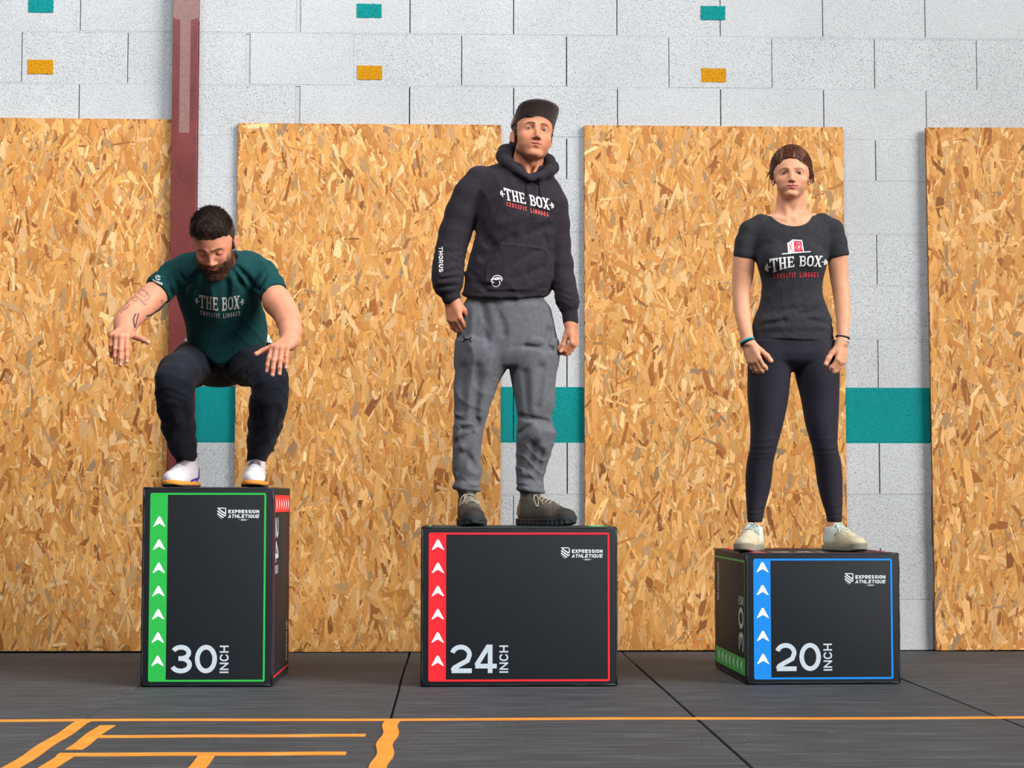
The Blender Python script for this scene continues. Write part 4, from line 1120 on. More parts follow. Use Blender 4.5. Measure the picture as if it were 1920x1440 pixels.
# ================================================================== the woman on the low box
def build_woman():
    Y0 = -1.32
    root = tag(empty('person', (float(at(1487, 1030, Y0)[0]), Y0, 0.508)), 'woman in charcoal logo t-shirt and black leggings standing on the low box', 'person')
    skin = np.array(srgb(212, 154, 122)[:3])
    head = Head(at(1483.5, 336.5, Y0 - 0.005), rot(-1, 0.5, -9), (0.985, 0.95, 0.875), jaw=0.97, female=True, brow=1.0, nose=0.97)
    HL = hand_prims(at(1402, 641, -1.395), (0.30, -0.12, -0.95), (-0.55, -0.83, -0.1), -1, 0.90, (22, 30, 18), 3, None, dict(out=30, down=14, bend=(6, 10)))
    HR = hand_prims(at(1579, 641, -1.385), (-0.12, -0.16, -0.97), (0.72, -0.68, 0.0), 1, 0.90, (32, 40, 26), 3, None, dict(out=26, down=20, bend=(6, 10)))
    legL = legloft([(640, 1408, 1486, Y0), (670, 1403, 1487, Y0), (700, 1402, 1482.5, Y0), (745, 1402, 1478, Y0), (800, 1407, 1467, Y0 - .01), (840, 1406, 1456, Y0 - .015), (870, 1400, 1449.5, Y0), (905, 1398, 1446, Y0 + .012), (935, 1399, 1439, Y0 + .012), (965, 1401, 1431, Y0 + .005), (984, 1402, 1429, Y0 + .003)])
    legR = legloft([(640, 1489, 1566, Y0), (670, 1489, 1572, Y0), (700, 1491, 1573.5, Y0), (745, 1501.5, 1573, Y0), (800, 1511.5, 1571, Y0 - .01), (840, 1523, 1570.5, Y0 - .015), (870, 1528, 1577, Y0), (905, 1532.5, 1579.5, Y0 + .012), (935, 1539.5, 1579.5, Y0 + .012), (965, 1549, 1578.5, Y0 + .005), (984, 1552, 1578, Y0 + .003)])
    armL = legloft([(424, 1388, 1424, Y0), (440, 1384, 1420, Y0), (478, 1376.5, 1415, Y0), (500, 1374, 1414.5, Y0 + .004), (522, 1373, 1412, Y0 + .004), (548, 1373, 1406, Y0 - .004), (568, 1374.5, 1405, Y0 - .016), (600, 1380, 1408.5, Y0 - .042), (622, 1386.5, 1411, Y0 - .060), (634, 1389.5, 1412.5, Y0 - .068), (647, 1391, 1413.5, Y0 - .077)], .96)
    armR = legloft([(424, 1544, 1580, Y0), (440, 1548, 1583, Y0), (478, 1551.5, 1588.5, Y0), (500, 1553.5, 1590, Y0 + .004), (522, 1556.5, 1590.5, Y0 + .004), (548, 1561, 1593, Y0 - .004), (568, 1564, 1594.5, Y0 - .014), (600, 1568, 1594, Y0 - .036), (622, 1569.5, 1591.5, Y0 - .054), (634, 1569.5, 1590, Y0 - .062), (647, 1568.5, 1589.5, Y0 - .069)], .96)
    torso = Loft(rows_px([(402, 1446, 1522, Y0 + .01, .052), (412, 1424, 1545, Y0 + .005, .066), (428, 1408, 1558, Y0, .082), (448, 1408, 1558, Y0 - .004, .094), (475, 1415, 1552, Y0 - .006, .100), (500, 1421, 1549, Y0 - .006, .099),
        (530, 1428, 1542, Y0 - .004, .090), (556, 1427, 1543, Y0 - .002, .087), (578, 1422, 1551, Y0, .090), (600, 1413, 1558, Y0, .098), (622, 1409, 1561, Y0, .104), (641, 1409, 1562.5, Y0, .107)]))
    bustL, bustR = at(1452, 484, Y0 - .070), at(1517, 482, Y0 - .070)
    hem = at(1486, 641, Y0)[2]
    nc = at(1482, 397, Y0)
    def neckcut(P):
        zc = nc[2] + np.where(P[:, 1] > Y0, (P[:, 1] - Y0)*0.75, (P[:, 1] - Y0)*0.06)
        q = np.sqrt(((P[:, 0] - nc[0])/(41*pxm(Y0)))**2 + ((P[:, 2] - zc)/(31*pxm(Y0)))**2)
        return (q - 1)*31*pxm(Y0)
    sl = [J(1426, 418, Y0, 17), J(1406, 433, Y0, 19.5), J(1399, 455, Y0, 20.5), J(1396.3, 476, Y0, 21.3)]
    sr = [J(1541, 416, Y0, 17), J(1562, 431, Y0, 19.5), J(1567, 455, Y0, 20.5), J(1571.0, 477, Y0, 21.3)]
    def shirt(P):
        d = torso(P, .004)
        d = smin(d, np.minimum(sph(P, bustL, .047), sph(P, bustR, .047)), .045)
        A = chain(P, sl, .012); B = chain(P, sr, .012)
        A = smax(A, -plane_px(P, (1376, 470), (1420, 479)), .003)
        B = smax(B, -plane_px(P, (1548, 480), (1592, 471)), .003)
        d = smin(d, smin(A, B, .01), .020)
        # drape: soft folds at the waist and hip, pull lines from bust and armpits
        d = d - wrinkle(P, (.25, 0, 1), (1, .4, 0), 75, .0022, 1.0)*sstep(at(0, 560, Y0)[2], at(0, 590, Y0)[2], P[:, 2]) - wrinkle(P, (.8, 0, .6), (.6, .3, -.8), 60, .0014, 2.0)
        f = 0
        for (a, b, w, am) in (((1420, 588), (1505, 577), 6, .0050), ((1412, 612), (1470, 602), 5, .0045), ((1470, 600), (1545, 575), 6, .0050), ((1500, 588), (1560, 582), 5, .0045), ((1425, 600), (1540, 592), 7, -.0040),
                              ((1515, 600), (1560, 606), 5, .0040), ((1430, 548), (1475, 520), 9, .0030), ((1450, 575), (1500, 540), 10, .0028), ((1535, 520), (1505, 560), 9, .0028), ((1420, 500), (1446, 520), 7, .0030),
                              ((1414, 470), (1440, 455), 6, .0035), ((1553, 470), (1528, 455), 6, .0035), ((1412, 625), (1560, 622), 6, .0022), ((1416, 612), (1556, 613), 5, -.0025), ((1400, 440), (1416, 470), 4, .003), ((1568, 440), (1552, 470), 4, .003)):
            pa, pb = at(*a, Y0 - .09), at(*b, Y0 - .09)
            g = np.exp(-(cap(P*V3(1, .35, 1), pa*np.array([1, .35, 1]), pb*np.array([1, .35, 1]), 0, 0)/(w*pxm(Y0)))**2); f = f + am*g
        d = d + 1.35*f*sstep(Y0 + .06, Y0 - .02, P[:, 1])
        e = neckcut(P)
        d = d - .0014*np.exp(-((e - .006)/.0045)**2)
        d = smax(d, -e, .003)
        d = smax(d, hem - P[:, 2] - .004*np.sin((P[:, 0] - 2.0)*30), .003)
        # hollow under the hem
        return d
    neck = [J(1483.5, 352, Y0 + .015, 24), J(1483, 378, Y0 + .018, 25), J(1482.5, 402, Y0 + .022, 27.5)]
    toeL, toeR = at(1415, 992, Y0), at(1562, 992, Y0)
    def body(P):
        d = gate(P, head.c, .175, head.sdf)
        d = smin(d, chain(P, neck, .02), .022)
        t = torso(P) + .014
        t = smin(t, smin(cap(P, at(1470, 402, Y0 + .02), at(1418, 430, Y0), .026, .024), cap(P, at(1496, 401, Y0 + .02), at(1549, 428, Y0), .026, .024), .01), .03)
        t = smin(t, np.minimum(sph(P, bustL, .038), sph(P, bustR, .038)), .04)
        # collarbones and the hollow between them
        for p0, p1 in (((1474, 412), (1440, 404)), ((1492, 412), (1527, 402))):
            t = smin(t, cap(P, at(*p0, Y0 - .052), at(*p1, Y0 - .020), .0045, .0040), .022)
        d = smin(d, t, .030)
        for sx in (-1, 1):
            d = smin(d, cap(P, at(1483.5 + sx*17, 362, Y0 + .010), at(1483 + sx*4, 408, Y0 - .044), .0060, .0050), .020)
        aL = smin(armL(P, .012), gate(P, HL['wrist'] + np.array([0, 0, -.07]), .17, lambda Q: hand_sdf(Q, HL)), .014)
        aR = smin(armR(P, .012), gate(P, HR['wrist'] + np.array([0, 0, -.07]), .17, lambda Q: hand_sdf(Q, HR)), .014)
        d = smin(d, smin(aL, aR, .004), .008)
        lg = smin(legL(P) + .008, legR(P) + .008, .01)
        for tp, x in ((toeL, 1415.5), (toeR, 1565)):
            lg = smin(lg, cap(P, at(x, 965, Y0 + .005), tp + V3(0, 0, -.02), .024, .026), .012)
        return smin(d, lg, .02)
    def bcol(V):
        c = np.tile(skin, (len(V), 1))
        n = wob(V, 50, 60, 40, 1.0)[:, None]; c = c*(1 + .03*n)
        m = near(V, head.c, .19); c[m] = head.colour(V[m], c[m], skin, srgb(198, 98, 96)[:3], srgb(70, 44, 32)[:3], 0.30)
        for H in (HL, HR):
            m = near(V, H['wrist'] + np.array([0, 0, -.08]), .16); c[m] = hand_colour(V[m], c[m], H, skin)
        return c
    hx = head.c[0]; wl, wr_ = HL['wrist'], HR['wrist']
    z_h = (head.c[2] - .125, head.c[2] + .13, .0019); z_hand = (min(wl[2], wr_[2]) - .15, max(wl[2], wr_[2]) + .02, .0024)
    sdf_object('body', body, (at(1368, 600, Y0)[0] - .02, Y0 - .19, .53), (at(1598, 600, Y0)[0] + .02, Y0 + .14, head.c[2] + .135), .0055, M_SKIN, root, bcol,
               (((hx - .1, hx + .1, .0019), (wl[0] - .05, wl[0] + .09, .0024), (wr_[0] - .08, wr_[0] + .05, .0024)), ((Y0 - .19, Y0 + .0, .0024),), (z_h, z_hand)))
    head.eyes(root, (-0.02, 0.0))
    sdf_object('t_shirt', shirt, (at(1366, 500, Y0)[0], Y0 - .16, hem - .02), (at(1600, 500, Y0)[0], Y0 + .15, nc[2] + .06), .0042, cloth_material('charcoal_heather_jersey', srgb(32, 32, 36), srgb(58, 58, 62), 620), root)
    pel = Loft(rows_px([(600, 1415, 1556, Y0, .085), (625, 1411, 1559, Y0, .098), (650, 1408, 1565, Y0 + .004, .104), (670, 1404, 1571, Y0 + .008, .106), (682, 1418, 1558, Y0 + .01, .095), (691, 1448, 1528, Y0 + .01, .060), (696, 1470, 1506, Y0 + .01, .035)]))
    def leggings(P):
        d = smin(legL(P), legR(P), .006)
        d = smin(d, pel(P, .012), .016)
        # crotch stays open between the thighs
        g = 0
        for (px, py, ln, am) in ((1429, 826, 18, .0016), (1427, 838, 20, .0020), (1425, 850, 18, .0018), (1424, 858, 18, .0014), (1418, 950, 14, .0012), (1416, 962, 13, .0016), (1416, 970, 12, .0014), (1548, 842, 16, .0016), (1550, 852, 18, .0016), (1545, 824, 16, .0012), (1561, 948, 14, .0014), (1563, 962, 13, .0016), (1564, 970, 12, .0014)):
            z = at(px, py, Y0)[2]; x = at(px, py, Y0)[0]
            g = g + am*np.exp(-((P[:, 2] - z - .25*(P[:, 0] - x)**2*8 - .08*(P[:, 0] - x))/.0042)**2)*(np.abs(P[:, 0] - x) < .08)
        d = d - g
        for py_, pl in ((978, (1400, 1432)), (979, (1548, 1582))): pass
        d = smax(d, at(1485, 979, Y0)[2] - P[:, 2], .003)
        d = smax(d, P[:, 2] - at(1485, 615, Y0)[2], .004)
        d = d + .0010*np.exp(-((P[:, 0] - at(1489, 660, Y0)[0])/.0016)**2)*(P[:, 2] > at(0, 690, Y0)[2])
        return d
    sdf_object('leggings', leggings, (at(1390, 800, Y0)[0], Y0 - .16, at(0, 985, Y0)[2]), (at(1588, 800, Y0)[0], Y0 + .16, at(0, 605, Y0)[2]), .0044, cloth_material('black_stretch_leggings', srgb(30, 28, 37), srgb(44, 42, 52), 900, 0.7, 0.2), root)
    # hair: drawn back, uneven strands
    M_H = hair_material('dark_brown_hair', srgb(34, 17, 10), srgb(124, 68, 40))
    def hair(P):
        q = head.loc(P); ax = np.abs(q[:, 0])
        d = ell(q, (0, 0.016, 0.050), (0.0860, 0.1030, 0.1140))
        d = smin(d, ell(q, (0.006, 0.100, 0.030), (0.038, 0.035, 0.040)), .03)
        d = smin(d, cap(np.stack([ax, q[:, 1], q[:, 2]], 1), (0.074, 0.004, 0.040), (0.078, 0.022, 0.012), .010, .008), .02)
        ang = np.arctan2(q[:, 0] - .01, q[:, 2] - .0)
        d = d - .0017*np.sin(q[:, 0]*230 + 2.5*np.sin(q[:, 1]*45) + 1.5*np.sin(q[:, 2]*50))*sstep(.05, .08, q[:, 2]) - .0030*np.sin(q[:, 0]*75 + 2*np.sin(q[:, 1]*38))*sstep(.06, .11, q[:, 2])
        d = d - .0009*np.sin(ang*22 + 5*np.sin(q[:, 1]*30) + 3*np.sin(ang*5)) - .0007*np.sin(ang*57 + q[:, 1]*60) - .0016*np.sin(q[:, 1]*55 + 3*np.sin(ang*4))*sstep(0.02, .09, q[:, 2])
        hl = ell(q, (-0.004, -0.110, -0.016), (0.0655, 0.0950, 0.1070)) + .0022*np.sin(q[:, 0]*170 + 2*np.sin(q[:, 0]*60))
        d = smax(d, -hl, .006)
        d = smax(d, -ell(np.stack([ax, q[:, 1], q[:, 2]], 1), (0.075, -0.066, -0.052), (0.050, 0.062, 0.065)), .006)
        d = smax(d, -(q[:, 2] - .002 + .30*q[:, 1]), .008)
        return d*.86
    hb = sdf_object('hair', hair, head.c - .13, head.c + np.array([.13, .15, .165]), .0024, M_H, root)
    def keep(p):
        f = ((p[:, 0] + .004)/.0660)**2 + ((p[:, 1] + .110)/.096)**2 + ((p[:, 2] + .016)/.1080)**2
        s_ = ((np.abs(p[:, 0]) - .075)/.050)**2 + ((p[:, 1] + .066)/.062)**2 + ((p[:, 2] + .052)/.065)**2
        return (f > 1.0) & (s_ > 1.02) & (p[:, 2] > .006 - .3*p[:, 1])
    scalp_strands('combed_strands', head, (0, .016, .051), (.0880, .1050, .1165), 5200, keep,
                  lambda p, r: np.stack([p[:, 0]*5.0 + .35*np.sin(p[:, 0]*70 + 20*p[:, 1]) + r.normal(0, .12, len(p)), np.ones(len(p)), .55 - p[:, 2]*7 + r.normal(0, .15, len(p))], 1), (.024, .052), .0010, M_H, hb, .02, 5, -.42)
    # side wisps
    ws = []
    for k in range(9):
        a = head.world((0.079, -0.016 + .004*k, 0.052 - .005*k)); b = head.world((0.089 + .002*(k % 3), -.008 + .003*k, 0.018 - .003*k)); c = head.world((0.080 + .005*(k % 4), 0.002 + .002*k, -0.012 - .005*(k % 3)))
        ws.append([a, (a + b)/2 + V3(.004, 0, .004), b, c])
    for k in range(4):
        a = head.world((-0.082, 0.0 + .004*k, 0.045)); b = head.world((-0.097 - .003*k, -.005, 0.030 - .01*k)); ws.append([a, (a + b)/2, b])
    for w_ in ws: laces('wisp', [w_], .0010, M_H, hb, 4)
    # wristbands
    def band(name, H, off, rad, thick, mat, tilt):
        d = (H['fingers'][1][0][0] - H['wrist']); d = d/np.linalg.norm(d); c = H['wrist'] + d*off
        u = np.cross(d, [0, 1, 0]); u /= np.linalg.norm(u); w = np.cross(u, d); w = w + d*tilt
        p = [c + (u*math.cos(t)*1.08 + w*math.sin(t)*.92)*rad for t in np.linspace(0, 2*math.pi, 25)[:-1]]
        v, f = tube_mesh(p, thick, 8, True); mesh_obj(name, v, f, mat, root, True)
    band('wristband', HL, -.002, .0260, .0042, plain('teal_woven_band', srgb(20, 140, 160), .7, .2, (500, .6, .002)), .18)
    band('wristband', HL, .006, .0262, .0034, plain('black_woven_band', srgb(24, 24, 28), .7, .2, (500, .6, .002)), .22)
    band('wristband', HR, -.020, .0250, .0030, plain('dark_blue_cord_band', srgb(52, 54, 76), .7, .2, (500, .6, .002)), -.12)
    band('wristband', HR, -.002, .0262, .0022, plain('silver_band', srgb(205, 190, 180), .3, .5), -.1)
    # prints
    M_PW = plain('white_shirt_print', srgb(226, 226, 230), .7, .2); M_PR = plain('red_shirt_print', srgb(214, 62, 78), .7, .2)
    V, Fc, Wt = slab_the_box()
    def warp(x, y):
        u = x/Wt*2 - 1; bot = 505 - 5*(1 - abs(u)**2.0) - u*4.0 + 4.0*max(-u, 0)**2; top = 482.5 - u*2.8 - 2.0*(1 - abs(u)**2)
        return (1444 + (x/Wt)*97.5 + (.5 - y)*1.0*(1 - (u + 1))*3.0, bot + (top - bot)*y)
    printed('print_lettering', V, Fc, M_PW, root, shirt, warp, Y0 - .22, Y0)
    V, Fc, Wt = text_mesh('CROSSFIT LIMOGES', 1.0, .46, .17, .30, 0, .75, .12)
    printed('print_subtitle', V, Fc, M_PR, root, shirt, lambda x, y: (1451.5 + x/Wt*83.5, 522.5 - 5.0*(x/Wt) + (-9.2 if True else 0)*y + 2.0*(x/Wt)**3), Y0 - .22, Y0)
    def poly(name, pts, mat, lift):
        V, Fc = [], []; a, b, c, d = [np.array(p, float) for p in pts]; n = 6
        for i in range(n + 1):
            for j in range(n + 1):
                u, v = i/n, j/n; V.append((a*(1-u) + b*u)*(1-v) + (d*(1-u) + c*u)*v)
        Fc = [(i*(n+1) + j, i*(n+1) + j + 1, (i+1)*(n+1) + j + 1, (i+1)*(n+1) + j) for i in range(n) for j in range(n)]
        P = project(shirt, V, Y0 - .22, Y0, lift); return mesh_obj(name, P, Fc, mat, root, True)
    poly('print_building', [(1476, 456), (1486, 449), (1489, 474), (1478, 475)], M_PW, .0013)
    poly('print_building', [(1486, 449), (1504, 450), (1508, 473), (1488, 474)], M_PW, .0013)
    poly('print_building', [(1488, 451.5), (1502.5, 452), (1506, 471.5), (1490, 472)], M_PR, .0019)
    poly('print_line', [(1466, 475.2), (1520, 470.8), (1520, 472.6), (1466, 477)], M_PW, .0015)
    V, Fc = [], []
    for p in ([(1479, 458), (1486, 470)], [(1485, 455), (1480, 471)]):
        v, f = ribbon(p, 1.0, False, 3); o = len(V); V += v; Fc += [tuple(i + o for i in q) for q in f]
    P = project(shirt, V, Y0 - .22, Y0, .0019); mesh_obj('print_building', P, Fc, M_PR, root)
    V, Fc = [], []
    for p in ([(1493, 456), (1500, 456.5)], [(1495, 459), (1500, 466)], [(1501, 459), (1495, 467)], [(1496.5, 468.5), (1500, 468.5)], [(1492, 462), (1492.5, 468)], [(1503, 461), (1504, 467)]):
        v, f = ribbon(p, 0.9, False, 3); o = len(V); V += v; Fc += [tuple(i + o for i in q) for q in f]
    P = project(shirt, V, Y0 - .22, Y0, .0024); mesh_obj('print_building', P, Fc, M_PW, root)
    # pale worn trainers, toes turned out
    cu = np.array(srgb(196, 186, 158)[:3]); cs = np.array(srgb(132, 128, 114)[:3]); cg = np.array(srgb(206, 212, 200)[:3])
    def ucol(q):
        c = np.tile(cu, (len(q), 1)); c = col_mix(c, cg, sstep(-.13, -.10, q[:, 1])*sstep(.03, .05, q[:, 2]))
        c = col_mix(c, cu*.72, sstep(-.185, -.215, q[:, 1])*sstep(.045, .03, q[:, 2])); return c*(1 + .08*wob(q, 90, 80, 70)[:, None])
    def scol(q): c = np.tile(cs, (len(q), 1)); return col_mix(c, cs*.5, sstep(.010, .004, q[:, 2]))
    for ank, ang, hx_ in ((toeL, -26, .012), (toeR, 26, -.012)):
        a = math.radians(ang); hl = np.array([ank[0], ank[1]]) - np.array([math.sin(a), -math.cos(a)])*.052
        up, W, fn = shoe(root, ang, hl, 0.5100, .248, None, ucol, scol, 0.0, -.004)
        shoe_laces(up, W, fn, M_LACE_PALE, .0030, 4)
    settle(root)
build_woman()

# ================================================================== the man in the hoodie on the middle box
def build_hoodie_man():
    Y0 = -1.36
    root = tag(empty('person', (float(at(935, 990, Y0)[0]), Y0, 0.610)), 'man in black hoodie, grey joggers and flat-brim cap standing on a box', 'person')
    skin = np.array(srgb(200, 136, 104)[:3])
    head = Head(at(998, 259, Y0 - .015), rot(-5, 5.5, 9), (1.0, 1.0, 1.03), jaw=1.08, brow=1.15, nose=1.04)
    HL = hand_prims(at(846, 558, Y0 - .045), (0.16, -0.10, -0.97), (-0.60, -0.80, -0.05), -1, 1.02, (30, 34, 20), 2, [(34, 36, 20), (34, 38, 22), (30, 36, 22), (26, 32, 22)], dict(out=24, down=20, bend=(4, 8)))
    HR = hand_prims(at(1072, 604, Y0 - .03), (0.10, -0.04, -0.99), (0.90, -0.42, 0.0), 1, 0.98, (40, 52, 34), 2, [(50, 62, 36), (46, 58, 36), (42, 54, 34), (38, 50, 34)], dict(out=10, down=24, bend=(0, 2)))
    armL = [J(899, 338, Y0, 27.5), J(881, 366, Y0, 29), J(866, 400, Y0, 29), J(853, 438, Y0, 28), J(845, 470, Y0 - .01, 26), J(840, 500, Y0 - .025, 26.5), J(839, 522, Y0 - .04, 26.5), J(839.5, 534, Y0 - .045, 26)]
    armR = [J(1026, 360, Y0, 26), J(1036, 385, Y0, 26.5), J(1043, 420, Y0 + .005, 23), J(1048, 455, Y0 + .005, 19.5), J(1054, 495, Y0 - .005, 18.5), J(1058, 530, Y0 - .02, 18.8), J(1063, 558, Y0 - .027, 19), J(1066, 571, Y0 - .03, 19)]
    cuffL = [J(843.5, 545, Y0 - .045, 18.2), J(846, 557, Y0 - .045, 17.8)]; cuffR = [J(1067.5, 581, Y0 - .03, 15.2), J(1070, 602, Y0 - .03, 14.8)]
    torso = Loft(rows_px([(306, 940, 1015, Y0 + .03, .050), (315, 908, 1030, Y0 + .02, .066), (328, 890, 1037, Y0 + .015, .083), (346, 884, 1047, Y0 + .005, .100), (372, 882, 1053, Y0, .112), (400, 888, 1052, Y0, .118), (435, 892, 1045, Y0, .121), (470, 884, 1040, Y0, .122), (500, 876, 1040, Y0, .124),
                          (525, 872, 1038, Y0, .125), (540, 870, 1034, Y0, .128), (551, 868, 1030, Y0, .127), (565, 867, 1028, Y0, .126)]))
    hemz = at(950, 562, Y0 - .1)[2]
    FOLDS = [((930, 470), (905, 440), 9, .0060), ((905, 480), (960, 445), 10, .0050), ((900, 505), (925, 470), 8, .0050), ((890, 520), (915, 545), 7, .0060), ((1030, 420), (990, 440), 9, .0050), ((1035, 400), (1000, 395), 8, .0040), ((895, 410), (915, 450), 9, .0070),
             ((940, 420), (1000, 405), 12, -.0040), ((878, 505), (893, 515), 5, .006), ((875, 522), (890, 530), 5, .006), ((1032, 480), (1018, 500), 7, .004), ((905, 370), (893, 415), 5, .0045), ((915, 535), (985, 556), 5, .0040), ((1000, 545), (1030, 535), 5, .0040),
             ((955, 500), (1005, 470), 9, .0030), ((960, 525), (1020, 500), 8, .0030), ((1020, 440), (1032, 470), 6, .004),
             ((830, 512), (862, 504), 4, .0040), ((826, 524), (862, 519), 4, .0045), ((824, 495), (864, 488), 4, .0035), ((832, 470), (866, 470), 5, .0035), ((838, 452), (872, 456), 5, .0035), ((822, 538), (862, 534), 4, .006),
             ((1042, 470), (1066, 478), 4, .003), ((1042, 500), (1070, 505), 4, .0035), ((1044, 525), (1074, 533), 4, .0035), ((1048, 548), (1078, 556), 4, .004), ((1050, 566), (1080, 572), 4, .005)]
    fl = [(at(*a, Y0 - .10), at(*b, Y0 - .10), w*.8*pxm(Y0), am) for a, b, w, am in FOLDS]; SQ = np.array([1, .3, 1])
    X_of = lambda px: at(px, 480, Y0 - .12)[0]; Z_of = lambda py: at(960, py, Y0 - .12)[2]
    pk = [(939, 455), (1026, 463), (1041, 500), (1038, 520), (1026, 545), (912, 545), (909, 520), (911, 498), (926, 480)]
    pkw = np.array([(at(x, y, Y0 - .12)[0], at(x, y, Y0 - .12)[2]) for x, y in pk])
    def pocket(P):
        # signed distance to the pocket outline (negative inside)
        n = len(pkw); d = np.full(len(P), 9.0, f32); ins = np.zeros(len(P), bool); x, z = P[:, 0], P[:, 2]
        for i in range(n):
            a, b = pkw[i], pkw[(i+1) % n]; e = b - a; wx, wz = x - a[0], z - a[1]
            t = np.clip((wx*e[0] + wz*e[1])/(e @ e), 0, 1); d = np.minimum(d, np.hypot(wx - e[0]*t, wz - e[1]*t))
            c = ((a[1] > z) != (b[1] > z)) & (x < (b[0] - a[0])*(z - a[1])/(b[1] - a[1] + 1e-12) + a[0]); ins ^= c
        return np.where(ins, -d, d)
    hood = [[J(968, 281, Y0 + .085, 15), J(948, 285, Y0 + .045, 14), J(944, 293, Y0 + .0, 13.5), J(950, 304, Y0 - .045, 12.5), J(969, 319, Y0 - .085, 8.0), J(990, 334, Y0 - .112, 4.8)],
            [J(968, 281, Y0 + .085, 15), J(1005, 290, Y0 + .085, 14), J(1028, 303, Y0 + .04, 13), J(1035, 314, Y0 - .01, 12.5), J(1028, 323, Y0 - .055, 10.5), J(1012, 331, Y0 - .090, 7.5), J(995, 336, Y0 - .112, 4.8)]]
    neck = [J(992, 285, Y0 + .02, 27), J(990, 305, Y0 + .022, 27), J(986, 335, Y0 + .03, 30)]
    def hoodie(P):
        T = torso(P, .006)
        T = smax(T, hemz - P[:, 2] + .030*((P[:, 0] - X_of(945))/.17)**2 + .05*(P[:, 0] - X_of(945))*-.2, .006)
        A = chain(P, armL, .03); B = chain(P, armR, .03)
        A = A - wrinkle(P, (.15, 0, 1), (1, .5, 0), 110, .0040, .3, 14)*sstep(at(0, 440, Y0)[2], at(0, 480, Y0)[2], P[:, 2]) - wrinkle(P, (.7, 0, .7), (.7, .4, -.7), 60, .0030, 1.3)
        B = B - wrinkle(P, (-.15, 0, 1), (1, .5, 0), 110, .0036, 2.3, 14)*sstep(at(0, 430, Y0)[2], at(0, 480, Y0)[2], P[:, 2]) - wrinkle(P, (-.6, 0, .7), (.7, .4, .7), 60, .0025, 4.3)
        A = smin(A, chain(P, cuffL, .01), .004); B = smin(B, chain(P, cuffR, .01), .004)
        T = T - wrinkle(P, (.65, 0, .75), (.75, .3, -.65), 42, .0042, .9, 7) - wrinkle(P, (-.55, 0, .8), (.8, .2, .55), 55, .0026, 3.1, 9)
        d = smin(T, smin(A, B, .01), .012)
        f = 0
        for a, b, w, am in fl:
            f = f + am*np.exp(-(cap(P*V3(1, .3, 1), a*SQ, b*SQ, 0, 0)/w)**2)
        d = d + np.clip(2.1*f, -.012, .0145)*sstep(Y0 + .05, Y0 - .02, P[:, 1])*(1 - .8*np.exp(-((P[:, 2] - hemz)/.03)**2)*(P[:, 0] > X_of(868)))
        p = pocket(P); fr = sstep(Y0 - .03, Y0 - .07, P[:, 1])
        d = d - fr*(.0040*sstep(.002, -.003, p) + .003*np.exp(-((p + .006)/.004)**2))
        # seams: sleeve heads, ribbed hem
        d = d + .0016*np.exp(-((P[:, 2] - Z_of(549) + .02*(P[:, 0] - X_of(950))**2*0)/.0022)**2)*sstep(Y0 - .0, Y0 - .05, P[:, 1])
        for a, b in (((884, 328), (903, 358)), ((903, 358), (910, 392)), ((1038, 346), (1034, 375)), ((1034, 375), (1029, 405))):
            d = d + .0030*np.exp(-(cap(P*V3(1, .2, 1), at(*a, Y0 - .09)*np.array([1, .2, 1]), at(*b, Y0 - .11)*np.array([1, .2, 1]), 0, 0)/.0025)**2)
        h = smin(chain(P, hood[0], .012), chain(P, hood[1], .012), .01)
        h = smin(h, ell(P, at(985, 300, Y0 + .075), (.085, .060, .060)), .03)
        h = smax(h, -(chain(P, neck, .02) - .003), .006)
        d = smin(d, h, .010)
        # neck opening
        d = smax(d, -smin(chain(P, neck, .02) - .002, smin(cap(P, at(992, 327, Y0 - .10), at(1003, 290, Y0 - .11), .009, .055), cap(P, at(992, 318, Y0 - .055), at(996, 285, Y0 - .03), .018, .05), .01), .02), .006)
        return d
    def body(P):
        d = gate(P, head.c, .18, head.sdf)
        nk = chain(P, neck, .02)
        nk = smin(nk, sph(P, at(996, 306, Y0 - .035), .012), .018)
        for a, b in (((975, 282), (992, 328)), ((1018, 285), (1000, 328))):
            nk = smin(nk, cap(P, at(*a, Y0 - .01), at(*b, Y0 - .055), .008, .007), .014)
        d = smin(d, nk, .022)
        d = smin(d, torso(P) + .036, .03)
        aL = smin(chain(P, [(p, r*.54) for p, r in armL] + [J(846, 560, Y0 - .045, 14)], .012), gate(P, HL['wrist'] + np.array([0, 0, -.07]), .18, lambda Q: hand_sdf(Q, HL)), .014)
        aR = smin(chain(P, [(p, r*.54) for p, r in armR] + [J(1070, 606, Y0 - .03, 13)], .012), gate(P, HR['wrist'] + np.array([0, 0, -.07]), .18, lambda Q: hand_sdf(Q, HR)), .014)
        d = smin(d, smin(aL, aR, .004), .008)
        return smin(d, smin(legL(P) + .034, legR(P) + .034, .01), .02)
    legL = legloft([(640, 855, 952, Y0), (665, 854, 956, Y0), (690, 854, 951, Y0), (712, 852.5, 938, Y0), (740, 851, 927, Y0 - .01), (776, 852, 915, Y0 - .015), (800, 851, 908, Y0 - .018), (829, 849, 904, Y0 - .01), (860, 849, 901, Y0 - .005), (884, 849, 904, Y0), (902, 853, 899, Y0), (912, 850, 900, Y0), (918, 856, 895, Y0), (926, 859, 892, Y0), (938, 860, 891.5, Y0)])
    legR = legloft([(640, 960, 1046, Y0), (665, 957, 1047, Y0), (690, 955, 1045, Y0), (726, 961, 1041, Y0 - .01), (760, 967, 1040, Y0 - .015), (788, 970, 1034, Y0 - .018), (808, 968.5, 1042, Y0 - .02), (836, 968, 1037, Y0 - .01), (868, 968, 1027, Y0), (895, 968, 1019.5, Y0 + .004), (908, 970, 1019, Y0 + .004), (917, 972, 1019, Y0 + .004), (924, 975, 1013, Y0 + .004), (931, 976, 1011, Y0 + .004), (943, 977, 1010, Y0 + .004)])
